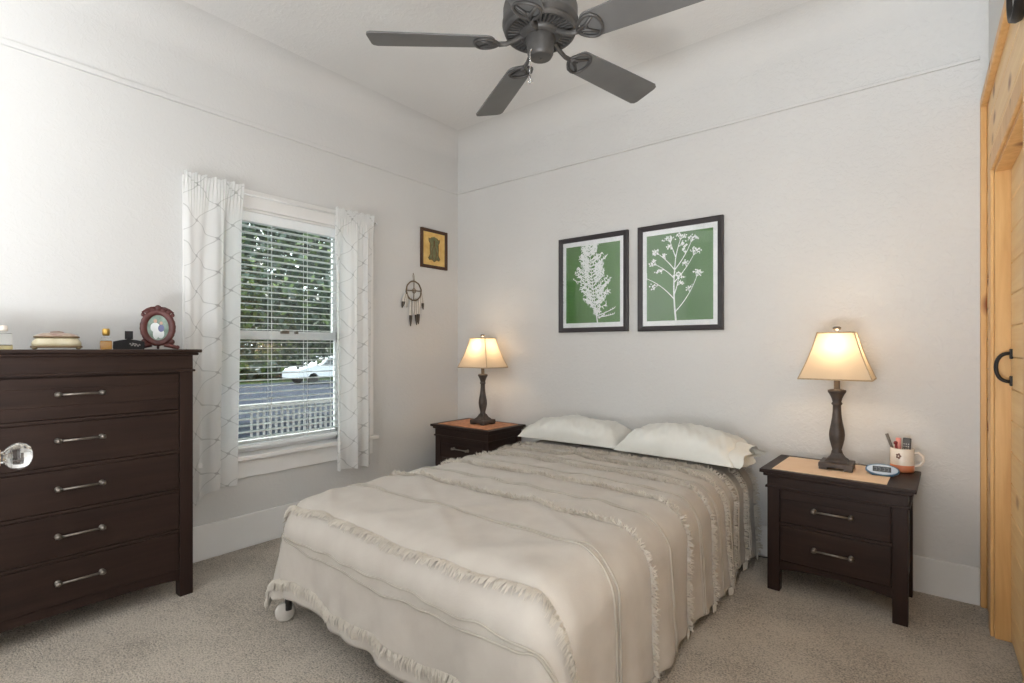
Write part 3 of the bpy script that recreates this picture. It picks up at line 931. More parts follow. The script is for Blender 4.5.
# ------------------------------------------------------------------ clock, mug and contents
ck = thing('digital_clock', 'small oval digital clock in pale blue plastic beside the mug', 'clock', (3.300, -0.300, NZ + 0.0035), math.radians(6))
ck.rotation_euler = (0, 0, math.radians(4))
tl = Matrix.Translation((0, 0, 0.028)) @ Matrix.Rotation(math.radians(-24), 4, 'X')
def ell_body(m, a, b, d0, d1, rnd, n=40):
    P = np.zeros((n, 6, 3))
    for i in range(n):
        t = 2 * PI * i / n
        for j, (s, y) in enumerate(((0.02, d0), (1 - rnd, d0), (1, d0 + rnd * 0.02), (1, d1 - 0.004), (1 - rnd, d1), (0.02, d1))):
            p = tl @ Vector((a * s * math.cos(t), y, b * s * math.sin(t)))
            P[i, j] = p
    m.grid(P, closed_u=True)
m = MB(); ell_body(m, 0.071, 0.030, -0.008, 0.024, 0.12); obj('case', m, M['clock_blue'], ck)
m = MB(); ell_body(m, 0.065, 0.025, -0.012, -0.006, 0.1); fcx = obj('bezel', m, M['clock_silver'], ck)
m = MB(); m.box(-0.040, 0.036, -0.0145, -0.0118, -0.013, 0.014, 0.001, 1, mat4=tl)
sc_ = obj('display', m, M['lcd'], ck)
m = MB()
for x in (-0.028, -0.013, 0.006, 0.021):
    m.box(x - 0.005, x + 0.005, -0.0152, -0.0144, -0.008, -0.006, mat4=tl); m.box(x - 0.005, x + 0.005, -0.0152, -0.0144, 0.006, 0.008, mat4=tl); m.box(x + 0.003, x + 0.005, -0.0152, -0.0144, -0.008, 0.008, mat4=tl)
obj('display_segment', m, M['lcd_ink'], sc_)
m = MB(); m.box(-0.045, 0.045, -0.012, 0.03, 0.0, 0.008, 0.003); obj('base', m, M['clock_blue'], ck)

mg = thing('mug', 'white mug with a painted orange reflection at its foot, holding a remote and pens', 'mug', (3.376, -0.105, NZ + 0.0005), math.radians(-6))
mg.scale = (1.06, 1.06, 1.22)
m = MB(); m.lathe([(0.001, 0.005), (0.047, 0.005), (0.049, 0.012), (0.049, 0.098), (0.047, 0.101), (0.045, 0.098), (0.045, 0.012), (0.001, 0.010)], 36, cap=False); obj('cup', m, M['mug'], mg)
m = MB(); m.lathe([(0.001, 0.0), (0.045, 0.0), (0.0488, 0.006), (0.0496, 0.012), (0.0496, 0.030), (0.0488, 0.031)], 36, cap=False); ob = obj('reflection_band', m, M['mug_reflection'], mg); ob['label'] = 'orange reflection painted around the foot'
m = MB(); m.tube([(0.047, 0, 0.082), (0.066, 0, 0.086), (0.082, 0, 0.074), (0.084, 0, 0.055), (0.072, 0, 0.035), (0.047, 0, 0.026)], 0.006, 8); obj('handle', m, M['mug'], mg)
m = MB()
for k in range(5):
    a = math.radians(-100 + 0)
    m.ball((0.0488 * math.cos(a + 0.14 * math.cos(k * 1.257)), 0.0488 * math.sin(a + 0.14 * math.cos(k * 1.257)), 0.07 + 0.008 * math.sin(k * 1.257)), 0.0048, 8, 6, (1, 0.5, 1))
obj('flower_mark', m, M['mug_mark'], mg)
gx, gy, gz = 3.376, -0.105, NZ + 0.024
m = MB(); m.box(-0.018, 0.018, -0.009, 0.009, 0, 0.160, 0.005, mat4=Matrix.Translation((gx + 0.013, gy + 0.006, gz - 0.008)) @ Matrix.Rotation(math.radians(3), 4, 'Y') @ Matrix.Rotation(math.radians(-3), 4, 'X'))
rt = thing('remote_control', 'dark remote control with pale keys standing in the mug', 'remote control', (gx + 0.013, gy + 0.006, gz - 0.008))
obj('case', m, M['remote'], rt, rt.location)
m = MB()
rm = Matrix.Translation((gx + 0.013, gy + 0.006, gz - 0.008)) @ Matrix.Rotation(math.radians(3), 4, 'Y') @ Matrix.Rotation(math.radians(-3), 4, 'X')
for i in range(3):
    for j in range(6):
        m.box(-0.012 + i * 0.0095 - 0.0030, -0.012 + i * 0.0095 + 0.0030, -0.0105, -0.008, 0.062 + j * 0.0125, 0.069 + j * 0.0125, 0.001, 1, mat4=rm)
obj('keypad', m, M['remote_key'], rt, rt.location)
m = MB(); m.tube([(gx - 0.020, gy, gz - 0.008), (gx - 0.046, gy - 0.002, gz + 0.105), (gx - 0.066, gy - 0.004, gz + 0.168)], [0.004, 0.007, 0.008], 10)
single('nail_file', m, M['taupe'], 'grey-brown stick leaning left out of the mug', 'stick')
m = MB(); m.tube([(gx - 0.012, gy + 0.012, gz - 0.008), (gx - 0.016, gy + 0.014, gz + 0.148)], [0.010, 0.012], 12)
single('lotion_tube', m, M['pink'], 'pink tube standing in the mug behind the red pen', 'tube')
m = MB(); m.tube([(gx - 0.012, gy - 0.016, gz - 0.008), (gx - 0.026, gy - 0.020, gz + 0.122)], [0.005, 0.006], 10); m.ball((gx - 0.027, gy - 0.020, gz + 0.126), 0.0095)
single('pen', m, M['red'], 'dark red pen standing in the mug before the pink tube', 'pen')

# lamp cord by the baseboard
m = MB()
m.tube([(2.55, -0.10, 0.006), (2.66, -0.06, 0.006), (2.74, -0.038, 0.006), (2.83, -0.028, 0.010), (2.95, -0.0255, 0.03), (3.02, -0.0255, 0.12), (3.05, -0.0245, 0.24), (3.07, -0.0245, 0.55)], 0.0035, 8)
single('lamp_cord', m, M['cord'], 'dark power cord running along the baseboard beside the bed', 'cord')

# ------------------------------------------------------------------ bed
XA, XB, YF, RB, BT = 1.035, 2.645, -2.305, 0.15, 0.600
bd = thing('bed', 'low bed standing under the linen bedspread', 'bed', ((XA + XB) / 2, -1.15, 0))
m = MB(); m.box(XA + 0.06, XB - 0.06, YF + 0.06, -0.06, 0.32, 0.555, 0.105, 5); obj('mattress', m, M['mattress'], bd, bd.location)
m = MB(); m.box(XA + 0.05, XB - 0.05, YF + 0.06, -0.06, 0.19, 0.32, 0.02); obj('box_base', m, M['mattress'], bd, bd.location)
m = MB(); m.box(XA + 0.04, XB - 0.04, YF + 0.06, YF + 0.09, 0.15, 0.19, 0.003); m.box(XA + 0.04, XA + 0.07, YF + 0.06, -0.06, 0.15, 0.19, 0.003); m.box(XB - 0.07, XB - 0.04, YF + 0.06, -0.06, 0.15, 0.19, 0.003)
m.box(XA + 0.04, XB - 0.04, -0.10, -0.07, 0.15, 0.19, 0.003)
obj('frame', m, M['bed_steel'], bd, bd.location)
for x in (XA + 0.06, XB - 0.06):
    for y in (YF + 0.05, -0.14):
        m = MB(); m.tube([(x, y, 0.055), (x, y, 0.16)], 0.016, 10)
        lg = obj('leg', m, M['bed_steel'], bd, bd.location)
        m = MB(); a = Matrix.Rotation(math.radians(70), 3, 'Z') @ Matrix.Rotation(PI / 2, 3, 'X')
        m.lathe([(0.001, -0.014), (0.040, -0.014), (0.045, -0.008), (0.045, 0.008), (0.040, 0.014), (0.001, 0.014)], 28, (x + 0.012 * (1 if x > 1.8 else -1), y - 0.01, 0.0455), axis=a)
        cs_ = obj('caster', m, M['caster'], lg, bd.location); cs_['label'] = 'pale round plastic caster'

# bedspread: flat cloth coordinates -> draped position
IX0, IX1, IY = XA + RB, XB - RB, YF + RB
DRX, DRY, DRXL = 0.612, 0.525, 0.56     # cloth beyond the flat top: right side, foot, left side
_ph = rng.uniform(0, 6.28, 12)
def wave(t, k):
    return (math.sin(9.0 * t + _ph[k]) * 0.5 + math.sin(17.0 * t + _ph[k + 1]) * 0.33 + math.sin(31 * t + _ph[k + 2]) * 0.22 + math.sin(57 * t + _ph[k + 3]) * 0.10)
def drape(sx, sy):
    qx = min(max(sx, IX0), IX1); qy = max(sy, IY)
    ox, oy = sx - qx, sy - qy
    ax, ay = abs(ox), abs(oy)
    fade = min(1.0, max(0.0, (-0.42 - sy) / 0.2))
    top = BT + 0.006 * math.sin(2.1 * sx + 0.4) * math.sin(1.7 * sy) + 0.003 * math.sin(11 * sx + 3 * sy) * math.sin(6 * sy + sx) + 0.0018 * math.sin(27 * sx + 8 * math.sin(3 * sy)) + fade * 0.009 * max(0.0, math.sin(5.1 * sx - 9.3 * sy + 2.2 * math.sin(2.6 * sx + 1.1))) ** 6 + fade * 0.008 * max(0.0, math.sin(7.7 * sx + 6.1 * sy + 1.9 * math.sin(3.3 * sy))) ** 8
    # edges of the mattress are softer than its middle
    e = min(sx - XA, XB - sx, sy - YF)
    if e < 0.35: top -= 0.020 * (1 - max(e, 0) / 0.35) ** 2
    if ax < 1e-9 and ay < 1e-9:
        return Vector((sx, sy, top))
    d = (ax ** 4 + ay ** 4) ** 0.25
    ang = math.atan2(ay, ax)
    n = Vector((math.copysign(math.cos(ang), ox) if ax > 0 else 0, -math.sin(ang), 0)) if (ax > 0 or ay > 0) else Vector((0, 0, 0))
    q = Vector((qx, qy, 0))
    arc = RB * PI / 2
    if d < arc:
        a = d / RB
        p = q + n * (RB * math.sin(a)); z = top - RB * (1 - math.cos(a))
        return Vector((p.x, p.y, z))
    h = d - arc
    corner = math.sin(2 * ang) ** 2 if ax > 0 and ay > 0 else 0.0
    if ay >= ax: w = wave(sx, 0)
    else: w = wave(sy * 0.9, 4)
    if ax > 0 and ay > 0:
        w = w * (1 - corner)
    hh = h / 0.5
    o = RB + 0.022 * hh + (0.030 if ax >= ay else 0.036) * w * min(1.2, hh) ** 0.75 + corner * (0.17 * h) 
    o += 0.004 * math.sin(40 * sx + 9 * h) * math.sin(23 * sy) * hh
    z = top - RB - h * (1 - 0.06 * corner)
    if z < 0.012:
        o += (0.012 - z) * 0.6; z = 0.012
    p = q + n * o
    return Vector((p.x, p.y, z))
S0, S1 = IX0 - DRXL, IX1 + DRX
T0, T1 = IY - DRY, -0.06
nu, nv = 190, 200
us = np.linspace(S0, S1, nu); vs = np.linspace(T0, T1, nv)
def hem(sx):   # foot hem is not quite straight
    return 0.018 * math.sin(5.2 * sx + 1.0) + 0.012 * math.sin(11 * sx)
P = np.array([[tuple(drape(x, y + hem(x) * max(0, 1 - (y - T0) / 0.25))) for y in vs] for x in us])
m = MB(); m.grid(P)
bs = obj('bedspread', m, M['linen'], None)
tag(bs, 'oatmeal linen bedspread with rows of fringe draped over the bed', 'bedspread')
so = bs.modifiers.new('thickness', 'SOLIDIFY'); so.thickness = 0.004; so.offset = -1.0
def frame_at(sx, sy):
    p = drape(sx, sy)
    e = 0.004
    tx = (drape(sx + e, sy) - drape(sx - e, sy)); ty = (drape(sx, sy + e) - drape(sx, sy - e))
    n = tx.cross(ty)
    n = n.normalized() if n.length > 1e-12 else Vector((0, 0, 1))
    return p, n, (ty.normalized() if ty.length > 1e-12 else Vector((0, 1, 0))), (tx.normalized() if tx.length > 1e-12 else Vector((1, 0, 0)))
def tuft(m, p, d1, d2, r, l):
    a = p; b = p + d1 * (l * 0.5); c = b + d2 * (l * 0.5)
    m.tube([a, b, c], [r, r * 0.9, r * 0.35], 3, smooth=False)
rnd = random.Random(3)
def fringe_row(sy, ln, lift, step=0.0105, x0=None, x1=None, shag=0):
    m = MB()
    x = (S0 if x0 is None else x0) + 0.01
    end = (S1 if x1 is None else x1) - 0.005
    while x < end:
        wy = 0.006 * math.sin(6 * x + sy * 9) + 0.004 * math.sin(17 * x + sy)
        p, n, ty, tx = frame_at(x, sy + wy + (hem(x) if sy < -2.5 else 0))
        if p.z > 0.03 or p.x > XB - 0.1:
            k = rnd.uniform(0.7, 1.25)
            for q_ in range(2 + shag):
                jit = tx * rnd.uniform(-0.35, 0.35)
                g = Vector((0, 0, -1))
                d1 = (-ty * rnd.uniform(0.5, 1.0) + n * (lift + rnd.uniform(-0.15, 0.25)) + jit).normalized()
                d2 = (-ty + n * rnd.uniform(-0.1, 0.3) + jit * 1.5 + g * 0.7).normalized()
                if d2.dot(n) < -0.05: d2 = (d2 - n * (d2.dot(n) - 0.02)).normalized()
                if shag:
                    d1 = (-ty * rnd.uniform(-0.5, 0.9) + n * rnd.uniform(0.7, 1.2) + jit).normalized(); d2 = (d1 * 0.6 - ty * rnd.uniform(-0.4, 0.9) + jit + n * 0.1).normalized()
                if q_ >= 2 and rnd.random() < 0.7:
                    d1 = (n * rnd.uniform(0.8, 1.2) + ty * rnd.uniform(-0.6, 0.9) + jit * 1.6).normalized(); d2 = (d1 + g * 0.35 + ty * rnd.uniform(-0.5, 0.5)).normalized()
                tuft(m, p + n * 0.002 + tx * rnd.uniform(-0.004, 0.004), d1, d2, rnd.uniform(0.0022, 0.0036), ln * k)
        x += step * rnd.uniform(0.7, 1.3)
    # end tassel hanging past the side hem
    for s_ in range(14):
        p, n, ty, tx = frame_at(end, sy)
        a = p + ty * rnd.uniform(-0.02, 0.02) + n * rnd.uniform(0.0, 0.008)
        if a.z > 0.05 and x1 is None:
            tuft(m, a, tx, (tx + ty * rnd.uniform(-0.3, 0.3)).normalized(), 0.003, min(0.055, a.z - 0.015))
    obj('fringe', m, M['fringe'], bs)
def cord_row(sy, gap, x0=None):
    m = MB()
    xs = np.linspace((S0 if x0 is None else x0) + 0.005, S1 - 0.004, 230)
    for s_ in (-1, 1):
        pts = []
        for x in xs:
            y = sy + s_ * gap / 2 * (0.8 + 0.5 * math.sin(3.1 * x + sy * 7)) + 0.0035 * math.sin(13 * x + s_ + sy * 5) + 0.002 * math.sin(37 * x + s_ * 2)
            p, n, ty, tx = frame_at(x, y)
            pts.append(p + n * 0.0028)
        m.tube(pts, 0.0048, 5)
    obj('pintuck', m, M['pintuck'], bs)
fringe_row(-2.597, 0.042, 0.3, 0.0085)
fringe_row(-2.25, 0.044, 0.45, 0.0085)
for y in (-1.655, -1.245, -0.93, -0.70, -0.525):
    fringe_row(y, 0.027, 0.8, 0.0085, shag=1)
fringe_row(-0.34, 0.033, 0.8, 0.0105, 2.56, None, 2)
fringe_row(-0.12, 0.036, 0.8, 0.0105, 2.58, None, 2)
for y, g in ((-2.41, 0.034), (-1.925, 0.022), (-1.445, 0.016), (-1.08, 0.014), (-0.81, 0.012), (-0.615, 0.012)):
    cord_row(y, g)
cord_row(-0.235, 0.012, 2.56)
cord_row(-0.43, 0.012, 2.56)

# pillows
def pillow(name, label, cx, cy, zc, hx, hy, th, rz, tiltx, seed, flap):
    t = thing(name, label, 'pillow', (cx, cy, zc), rz, 'pillows on the bed')
    t.rotation_euler = (tiltx, 0, rz)
    r = random.Random(seed)
    ph_ = [r.uniform(0, 6.28) for _ in range(8)]
    def surf(u, v, sgn):
        k = max(0.0, (1 - abs(u) ** 4.5)) ** 0.5 * max(0.0, (1 - abs(v) ** 2.4)) ** 0.5 * (1 - 0.18 * u * u)
        x = hx * u * (1 - 0.05 * (1 - v * v) ** 0.5 * 0 - 0.035 * (1 - abs(v)) * 0) * (1 - 0.05 * (1 - v * v) * abs(u) ** 6)
        y = hy * v * (1 - 0.07 * (1 - u * u) * abs(v) ** 6)
        wr = 0.012 * math.sin(7 * u + 3 * v + ph_[0]) * math.sin(4 * v + ph_[1]) + 0.004 * math.sin(19 * u + 5 * v * v + ph_[2]) * abs(v) ** 1.2 + 0.0035 * math.sin(26 * u - 9 * v + ph_[3]) * (0.3 + abs(u) ** 3) + 0.002 * math.sin(41 * u + 13 * v + ph_[4])
        z = (0.014 + th * 1.40 * k + wr * min(1, k * 2.5)) if sgn > 0 else 0.014 * (1 - k)
        return (x, y, z)
    n1, n2 = 84, 52
    m = MB()
    for sgn in (1, -1):
        Pp = np.array([[surf(-1 + 2 * i / (n1 - 1), -1 + 2 * j / (n2 - 1), sgn) for j in range(n2)] for i in range(n1)])
        m.grid(Pp if sgn > 0 else Pp[::-1])
    obj('cushion', m, M['pillow'], t)
    if flap:
        m = MB()
        n = 64
        Pp = np.zeros((n, 9, 3))
        for i in range(n):
            a = 2 * PI * i / n
            for j in range(9):
                q = j / 8
                vv = math.cos(a); hh_ = math.sin(a)
                k = 0.45 - 0.12 * q
                x = hx * (0.70 + 0.40 * q) + 0.014 * math.sin(3 * a + 1.0) * q + 0.010 * math.sin(7 * a) * q
                y = hy * vv * (0.88 + 0.06 * q) * (1 - 0.04 * q)
                z = (0.012 + th * (0.95 - 0.35 * q) * hh_ ** 0.8 + 0.008 * math.sin(5 * a + 2 * q) * q) if hh_ > 0 else 0.012 + 0.006 * math.sin(4 * a) * q
                Pp[i, j] = (x, y, z)
        m.grid(Pp, closed_u=True)
        obj('pillowcase_hem', m, M['pillow'], t)
    return t
pillow('pillow', 'white pillow lying on the bed nearer the room corner', 1.475, -0.240, BT + 0.028, 0.405, 0.205, 0.105, math.radians(2), math.radians(2), 4, False)
pillow('pillow', 'white pillow with an open pillowcase end, beside the nightstand with the clock', 2.270, -0.275, BT + 0.028, 0.380, 0.215, 0.120, math.radians(-3), math.radians(2), 9, True)

# ------------------------------------------------------------------ framed botanical prints (on wall_back)
LAYER = [0]
def ribbon(m, pts, w0, w1, y):
    LAYER[0] += 1; y -= (LAYER[0] % 1700) * 2.5e-6
    n = len(pts)
    vs = []
    for i, (x, z) in enumerate(pts):
        a = pts[min(i + 1, n - 1)]; b = pts[max(i - 1, 0)]
        dx, dz = a[0] - b[0], a[1] - b[1]; L = math.hypot(dx, dz) or 1
        w = (w0 + (w1 - w0) * i / (n - 1)) / 2
        vs += [(x - dz / L * w, y, z + dx / L * w), (x + dz / L * w, y, z - dx / L * w)]
    m.add(vs, [(2 * i, 2 * i + 1, 2 * i + 3, 2 * i + 2) for i in range(n - 1)])
def blob(m, x, z, r, y, rd, n=7):
    vs = [(x + r * rd.uniform(0.6, 1.2) * math.cos(2 * PI * k / n), y, z + r * rd.uniform(0.6, 1.2) * math.sin(2 * PI * k / n)) for k in range(n)]
    m.add(vs, [tuple(range(n))])
def bent(x, z, a, L, curve, n=8):
    pts = [(x, z)]
    for i in range(n):
        x += math.cos(a) * L / n; z += math.sin(a) * L / n; a += curve / n
        pts.append((x, z))
    return pts, a
def picture(label, x0, x1, z0, z1, art, seed):
    t = thing('picture_frame', label, 'picture', ((x0 + x1) / 2, 0, z0), 0, 'framed botanical prints')
    fo = t.location
    fw = 0.036
    m = MB()
    def bar(p, q, inner):     # mitred moulding
        pass
    prof = [(0.0, 0.0), (0.0, -0.026), (0.010, -0.030), (fw - 0.008, -0.024), (fw, -0.021), (fw, 0.0)]
    ring = []
    for d, y in prof:
        ring.append([(x0 + d, y, z0 + d), (x1 - d, y, z0 + d), (x1 - d, y, z1 - d), (x0 + d, y, z1 - d)])
    for i in range(len(prof) - 1):
        for k in range(4):
            k2 = (k + 1) % 4
            m.add([ring[i][k], ring[i][k2], ring[i + 1][k2], ring[i + 1][k]], [(0, 1, 2, 3)])
    obj('frame', m, M['frame_dark'], t, fo)
    m = MB(); m.box(x0 + fw - 0.004, x1 - fw + 0.004, -0.013, -0.001, z0 + fw - 0.004, z1 - fw + 0.004); mt = obj('border', m, M['mat_white'], t, fo); mt['label'] = 'white border'
    b = fw + 0.030
    m = MB(); m.box(x0 + b, x1 - b, -0.0138, -0.0125, z0 + b + 0.006, z1 - b - 0.006); pr = obj('print', m, M['print_green'] if art == 1 else M['print_dulled'], t, fo); pr['label'] = 'green print'
    rd = random.Random(seed)
    m = MB()
    xi, xj, zi, zj = x0 + b, x1 - b, z0 + b + 0.006, z1 - b - 0.006
    W, Hh = xj - xi, zj - zi
    y = -0.0142
    cl = lambda p: [(min(max(a, xi + 0.002), xj - 0.002), min(max(c, zi + 0.001), zj - 0.001)) for a, c in p]
    if art == 1:
        stem = [(xi + W * (0.60 - 0.10 * s - 0.05 * math.sin(2 * s)), zi + Hh * s * 0.97) for s in np.linspace(0, 1, 24)]
        ribbon(m, stem, 0.010, 0.004, y)
        for i in range(3, 24):
            s = i / 23
            env = (0.30 * (1 - abs(s - 0.45) * 1.35) if s < 0.72 else 0.19 * (1.12 - s) / 0.4 + 0.03) * 1.15
            if s < 0.16: env = 0.05
            for side in (-1, 1):
                for rep in range(2):
                    a0 = PI / 2 - side * rd.uniform(0.75, 1.35)
                    L = W * env * rd.uniform(0.75, 1.3)
                    p, _ = bent(stem[i][0], stem[i][1], a0, L, side * rd.uniform(-0.2, 0.9))
                    ribbon(m, cl(p), 0.006, 0.003, y)
                    for (px, pz) in p[2:]:
                        for _r in range(2):
                            aa = rd.uniform(0, 2 * PI)
                            q, _ = bent(px, pz, aa, W * rd.uniform(0.025, 0.06), rd.uniform(-1, 1), 4)
                            ribbon(m, cl(q), 0.0075, 0.004, y - 0.0001)
        for k, (a0, L) in enumerate(((0.25, 0.34), (0.05, 0.30), (0.5, 0.12))):
            p, _ = bent(stem[2][0] + 0.01 * k, stem[2][1] - 0.01 * k, a0, W * L, 0.2); ribbon(m, cl(p), 0.009, 0.005, y)
            for (px, pz) in p[3:]:
                q, _ = bent(px, pz, rd.uniform(0, 1.2), 0.015, 0.5, 3); ribbon(m, cl(q), 0.006, 0.003, y)
    else:
        stem = [(xi + W * (0.46 - 0.03 * math.sin(3.1 * s)), zi + Hh * s * 0.72) for s in np.linspace(0, 1, 16)]
        ribbon(m, stem, 0.013, 0.006, y)
        def umbel(x, z, a, n, L):
            for k in range(n):
                aa = a + (k - (n - 1) / 2) * 0.42 + rd.uniform(-0.1, 0.1)
                q, ea = bent(x, z, aa, L * rd.uniform(0.7, 1.1), rd.uniform(-0.3, 0.3), 4)
                ribbon(m, cl(q), 0.004, 0.0025, y)
                for _r in range(7):
                    bx, bz = q[-1][0] + rd.gauss(0, 0.010), q[-1][1] + rd.gauss(0, 0.008)
                    if xi < bx < xj and zi < bz < zj - 0.004: blob(m, bx, bz, rd.uniform(0.004, 0.0075), y - 0.0001 * rd.random(), rd)
        spec = [(0.28, 0.42, 2.25, 0.56, -0.5), (0.12, 0.50, 0.80, 0.60, 0.45), (0.52, 0.30, 2.3, 0.36, -0.35), (0.45, 0.33, 0.78, 0.48, 0.3), (0.62, 0.28, 2.2, 0.36, -0.3), (0.60, 0.20, 0.85, 0.46, 0.35), (0.72, 0.2, 1.95, 0.24, 0.1), (0.72, 0.2, 1.35, 0.26, -0.1), (0.30, 0.2, 1.2, 0.24, 0.2)]
        for s, _, a0, L, cv in spec:
            i = int(s / 0.72 * 15)
            px, pz = stem[min(i, 15)]
            p, ea = bent(px, pz, a0, W * L, -cv if a0 > PI / 2 else cv, 10)
            ribbon(m, cl(p), 0.0075, 0.004, y)
            umbel(p[-1][0], p[-1][1], ea, 4, W * 0.085)
            umbel(p[6][0], p[6][1], ea + (0.7 if a0 > PI / 2 else -0.7) * rd.choice((-1, 1)), 2, W * 0.09)
    bo_ = obj('botanical_silhouette', m, M['botanical'], pr, fo); bo_['label'] = 'white plant silhouette'
    m = MB(); m.box(x0 + fw - 0.003, x1 - fw + 0.003, -0.0202, -0.0192, z0 + fw - 0.003, z1 - fw + 0.003); obj('glass', m, M['picture_glass'], t, fo)
picture('dark-framed green print of a bushy white sprig, nearer the room corner', 1.163, 1.767, 1.424, 2.172, 1, 5)
picture('dark-framed green print, dulled by painted reflection, of a thin-stemmed white flowering branch', 1.846, 2.443, 1.420, 2.172, 2, 8)

# ------------------------------------------------------------------ small gold picture and dreamcatcher (on wall_left)
ic = thing('icon_picture', 'small gold picture in a brown frame above the dreamcatcher', 'picture', (0, -0.312, 2.02))
io = ic.location
y0, y1, z0, z1 = -0.470, -0.154, 2.018, 2.366
m = MB(); fw = 0.027
prof = [(0, 0.0), (0, 0.022), (0.006, 0.026), (fw - 0.006, 0.020), (fw, 0.014), (fw, 0)]
ring = [[(x, y0 + d, z0 + d), (x, y1 - d, z0 + d), (x, y1 - d, z1 - d), (x, y0 + d, z1 - d)] for d, x in prof]
for i in range(len(prof) - 1):
    for k in range(4):
        k2 = (k + 1) % 4
        m.add([ring[i][k], ring[i][k2], ring[i + 1][k2], ring[i + 1][k]], [(0, 1, 2, 3)])
obj('frame', m, M['icon_wood'], ic, io)
m = MB(); m.box(0.001, 0.010, y0 + fw - 0.003, y1 - fw + 0.003, z0 + fw - 0.003, z1 - fw + 0.003); ipn = obj('panel', m, M['icon_gold'], ic, io); ipn['label'] = 'gold painted panel'
# generic scrolled ornament
to_x = lambda x: Matrix(((0, 0, 1, x), (1, 0, 0, -0.312), (0, 1, 0, 2.19), (0, 0, 0, 1)))
half = [(0.030, 0.105), (0.052, 0.088), (0.066, 0.096), (0.064, 0.070), (0.050, 0.050), (0.052, 0.0), (0.048, -0.045), (0.060, -0.070), (0.072, -0.082), (0.056, -0.098), (0.030, -0.092), (0.0, -0.112)]
poly = half + [(-a, b) for a, b in half[::-1][1:]] + [(0.0, 0.115)]
m = MB(); m.prism(poly[::-1], 0.0015, to_x(0.010)); og = obj('ornament', m, M['icon_green'], ipn, io)
m = MB()
rd = random.Random(12)
for s in (-1, 1):
    m.tube([(0.0118, -0.312 + s * a, 2.19 + b) for a, b in half], 0.0032, 5)
    m.tube([(0.0118, -0.312 + s * (0.012 + 0.016 * math.sin(t * 5)), 2.10 + 0.17 * t) for t in np.linspace(0, 1, 20)], 0.003, 5)
obj('scrollwork', m, M['icon_brown'], ipn, io)

dc = thing('dreamcatcher', 'round dreamcatcher with hanging feathers on the wall beside the window', 'dreamcatcher', (0.012, -0.553, 1.50))
dco = dc.location
DYc, DZc, DRr = -0.553, 1.795, 0.083
m = MB(); m.tube([(0.014 + 0.002 * math.sin(9 * a), DYc + DRr * math.cos(a), DZc + DRr * math.sin(a)) for a in np.linspace(0, 2 * PI, 41)[:-1]], 0.0062, 8, closed=True)
obj('hoop', m, M['willow'], dc, dco)
m = MB(); m.tube([(0.014, DYc - DRr, DZc), (0.014, DYc + DRr, DZc + 0.004)], 0.004, 6); m.tube([(0.014, DYc, DZc - DRr), (0.014, DYc + 0.002, DZc + DRr)], 0.004, 6)
m.tube([(0.016, DYc + 0.02 * math.cos(a), DZc + 0.02 * math.sin(a)) for a in np.linspace(0, 2 * PI, 13)[:-1]], 0.003, 6, closed=True)
obj('web', m, M['willow'], dc, dco)
m = MB(); m.tube([(0.014, DYc - 0.006, DZc + DRr), (0.008, DYc - 0.004, DZc + DRr + 0.05), (0.006, DYc, DZc + DRr + 0.075), (0.008, DYc + 0.008, DZc + DRr + 0.05), (0.014, DYc + 0.006, DZc + DRr)], 0.002, 6); obj('hanging_loop', m, M['willow'], dc, dco)
def feather(y, z, L, w, lean, dark, x=0.014):
    m = MB()
    n = 10
    P_ = np.zeros((n, 5, 3))
    for i in range(n):
        t = i / (n - 1)
        ww = 1.45 * w * (math.sin(PI * (0.08 + 0.88 * t)) ** 0.7)
        for j in range(5):
            q = (j - 2) / 2
            P_[i, j] = (x + 0.006 * (1 - q * q) , y + lean * t + ww * q, z - L * t)
    m.grid(P_[: n // 2 + 1]); m.cur = 1; m.grid(P_[n // 2:])
    m.cur = 2; m.tube([(x + 0.006, y + lean * t, z - L * t) for t in np.linspace(-0.15, 1, 6)], 0.0018, 5)
    f = obj('feather', m, [M['feather_w'], M['feather_d'] if dark else M['feather_w'], M['willow']], dc, dco)
    return f
feather(DYc - DRr - 0.01, DZc - 0.03, 0.125, 0.014, -0.035, True)
feather(DYc - DRr + 0.006, DZc - 0.035, 0.115, 0.012, -0.01, False)
feather(DYc + DRr + 0.004, DZc - 0.03, 0.125, 0.013, 0.020, True)
feather(DYc + DRr - 0.012, DZc - 0.04, 0.10, 0.012, 0.004, False)
feather(DYc - 0.032, DZc - DRr - 0.010, 0.215, 0.013, -0.004, True)
feather(DYc + 0.018, DZc - DRr - 0.008, 0.205, 0.013, 0.014, True)
feather(DYc + 0.042, DZc - DRr - 0.005, 0.200, 0.014, 0.006, True, 0.018)
feather(DYc - 0.004, DZc - DRr - 0.005, 0.11, 0.012, 0.0, False, 0.02)

# ------------------------------------------------------------------ round plaque above the closet door
wp = thing('wall_plaque', 'round pale wall plaque with a dark rim above the pine door', 'wall plaque', (XR + 0.012, -1.19, 2.50))
ax = Matrix(((0, 0, -1), (1, 0, 0), (0, -1, 0)))
m = MB(); m.lathe([(0.001, 0.0), (0.118, 0.0), (0.118, 0.016), (0.001, 0.016)], 48, axis=ax); obj('plate', m, M['mat_white'], wp)
m = MB(); m.lathe([(0.112, 0.0), (0.132, 0.0), (0.136, 0.014), (0.130, 0.030), (0.116, 0.030), (0.112, 0.016), (0.112, 0.0)], 56, axis=ax, cap=False); rm_ = obj('rim', m, M['iron'], wp); rm_['label'] = 'dark iron rim'

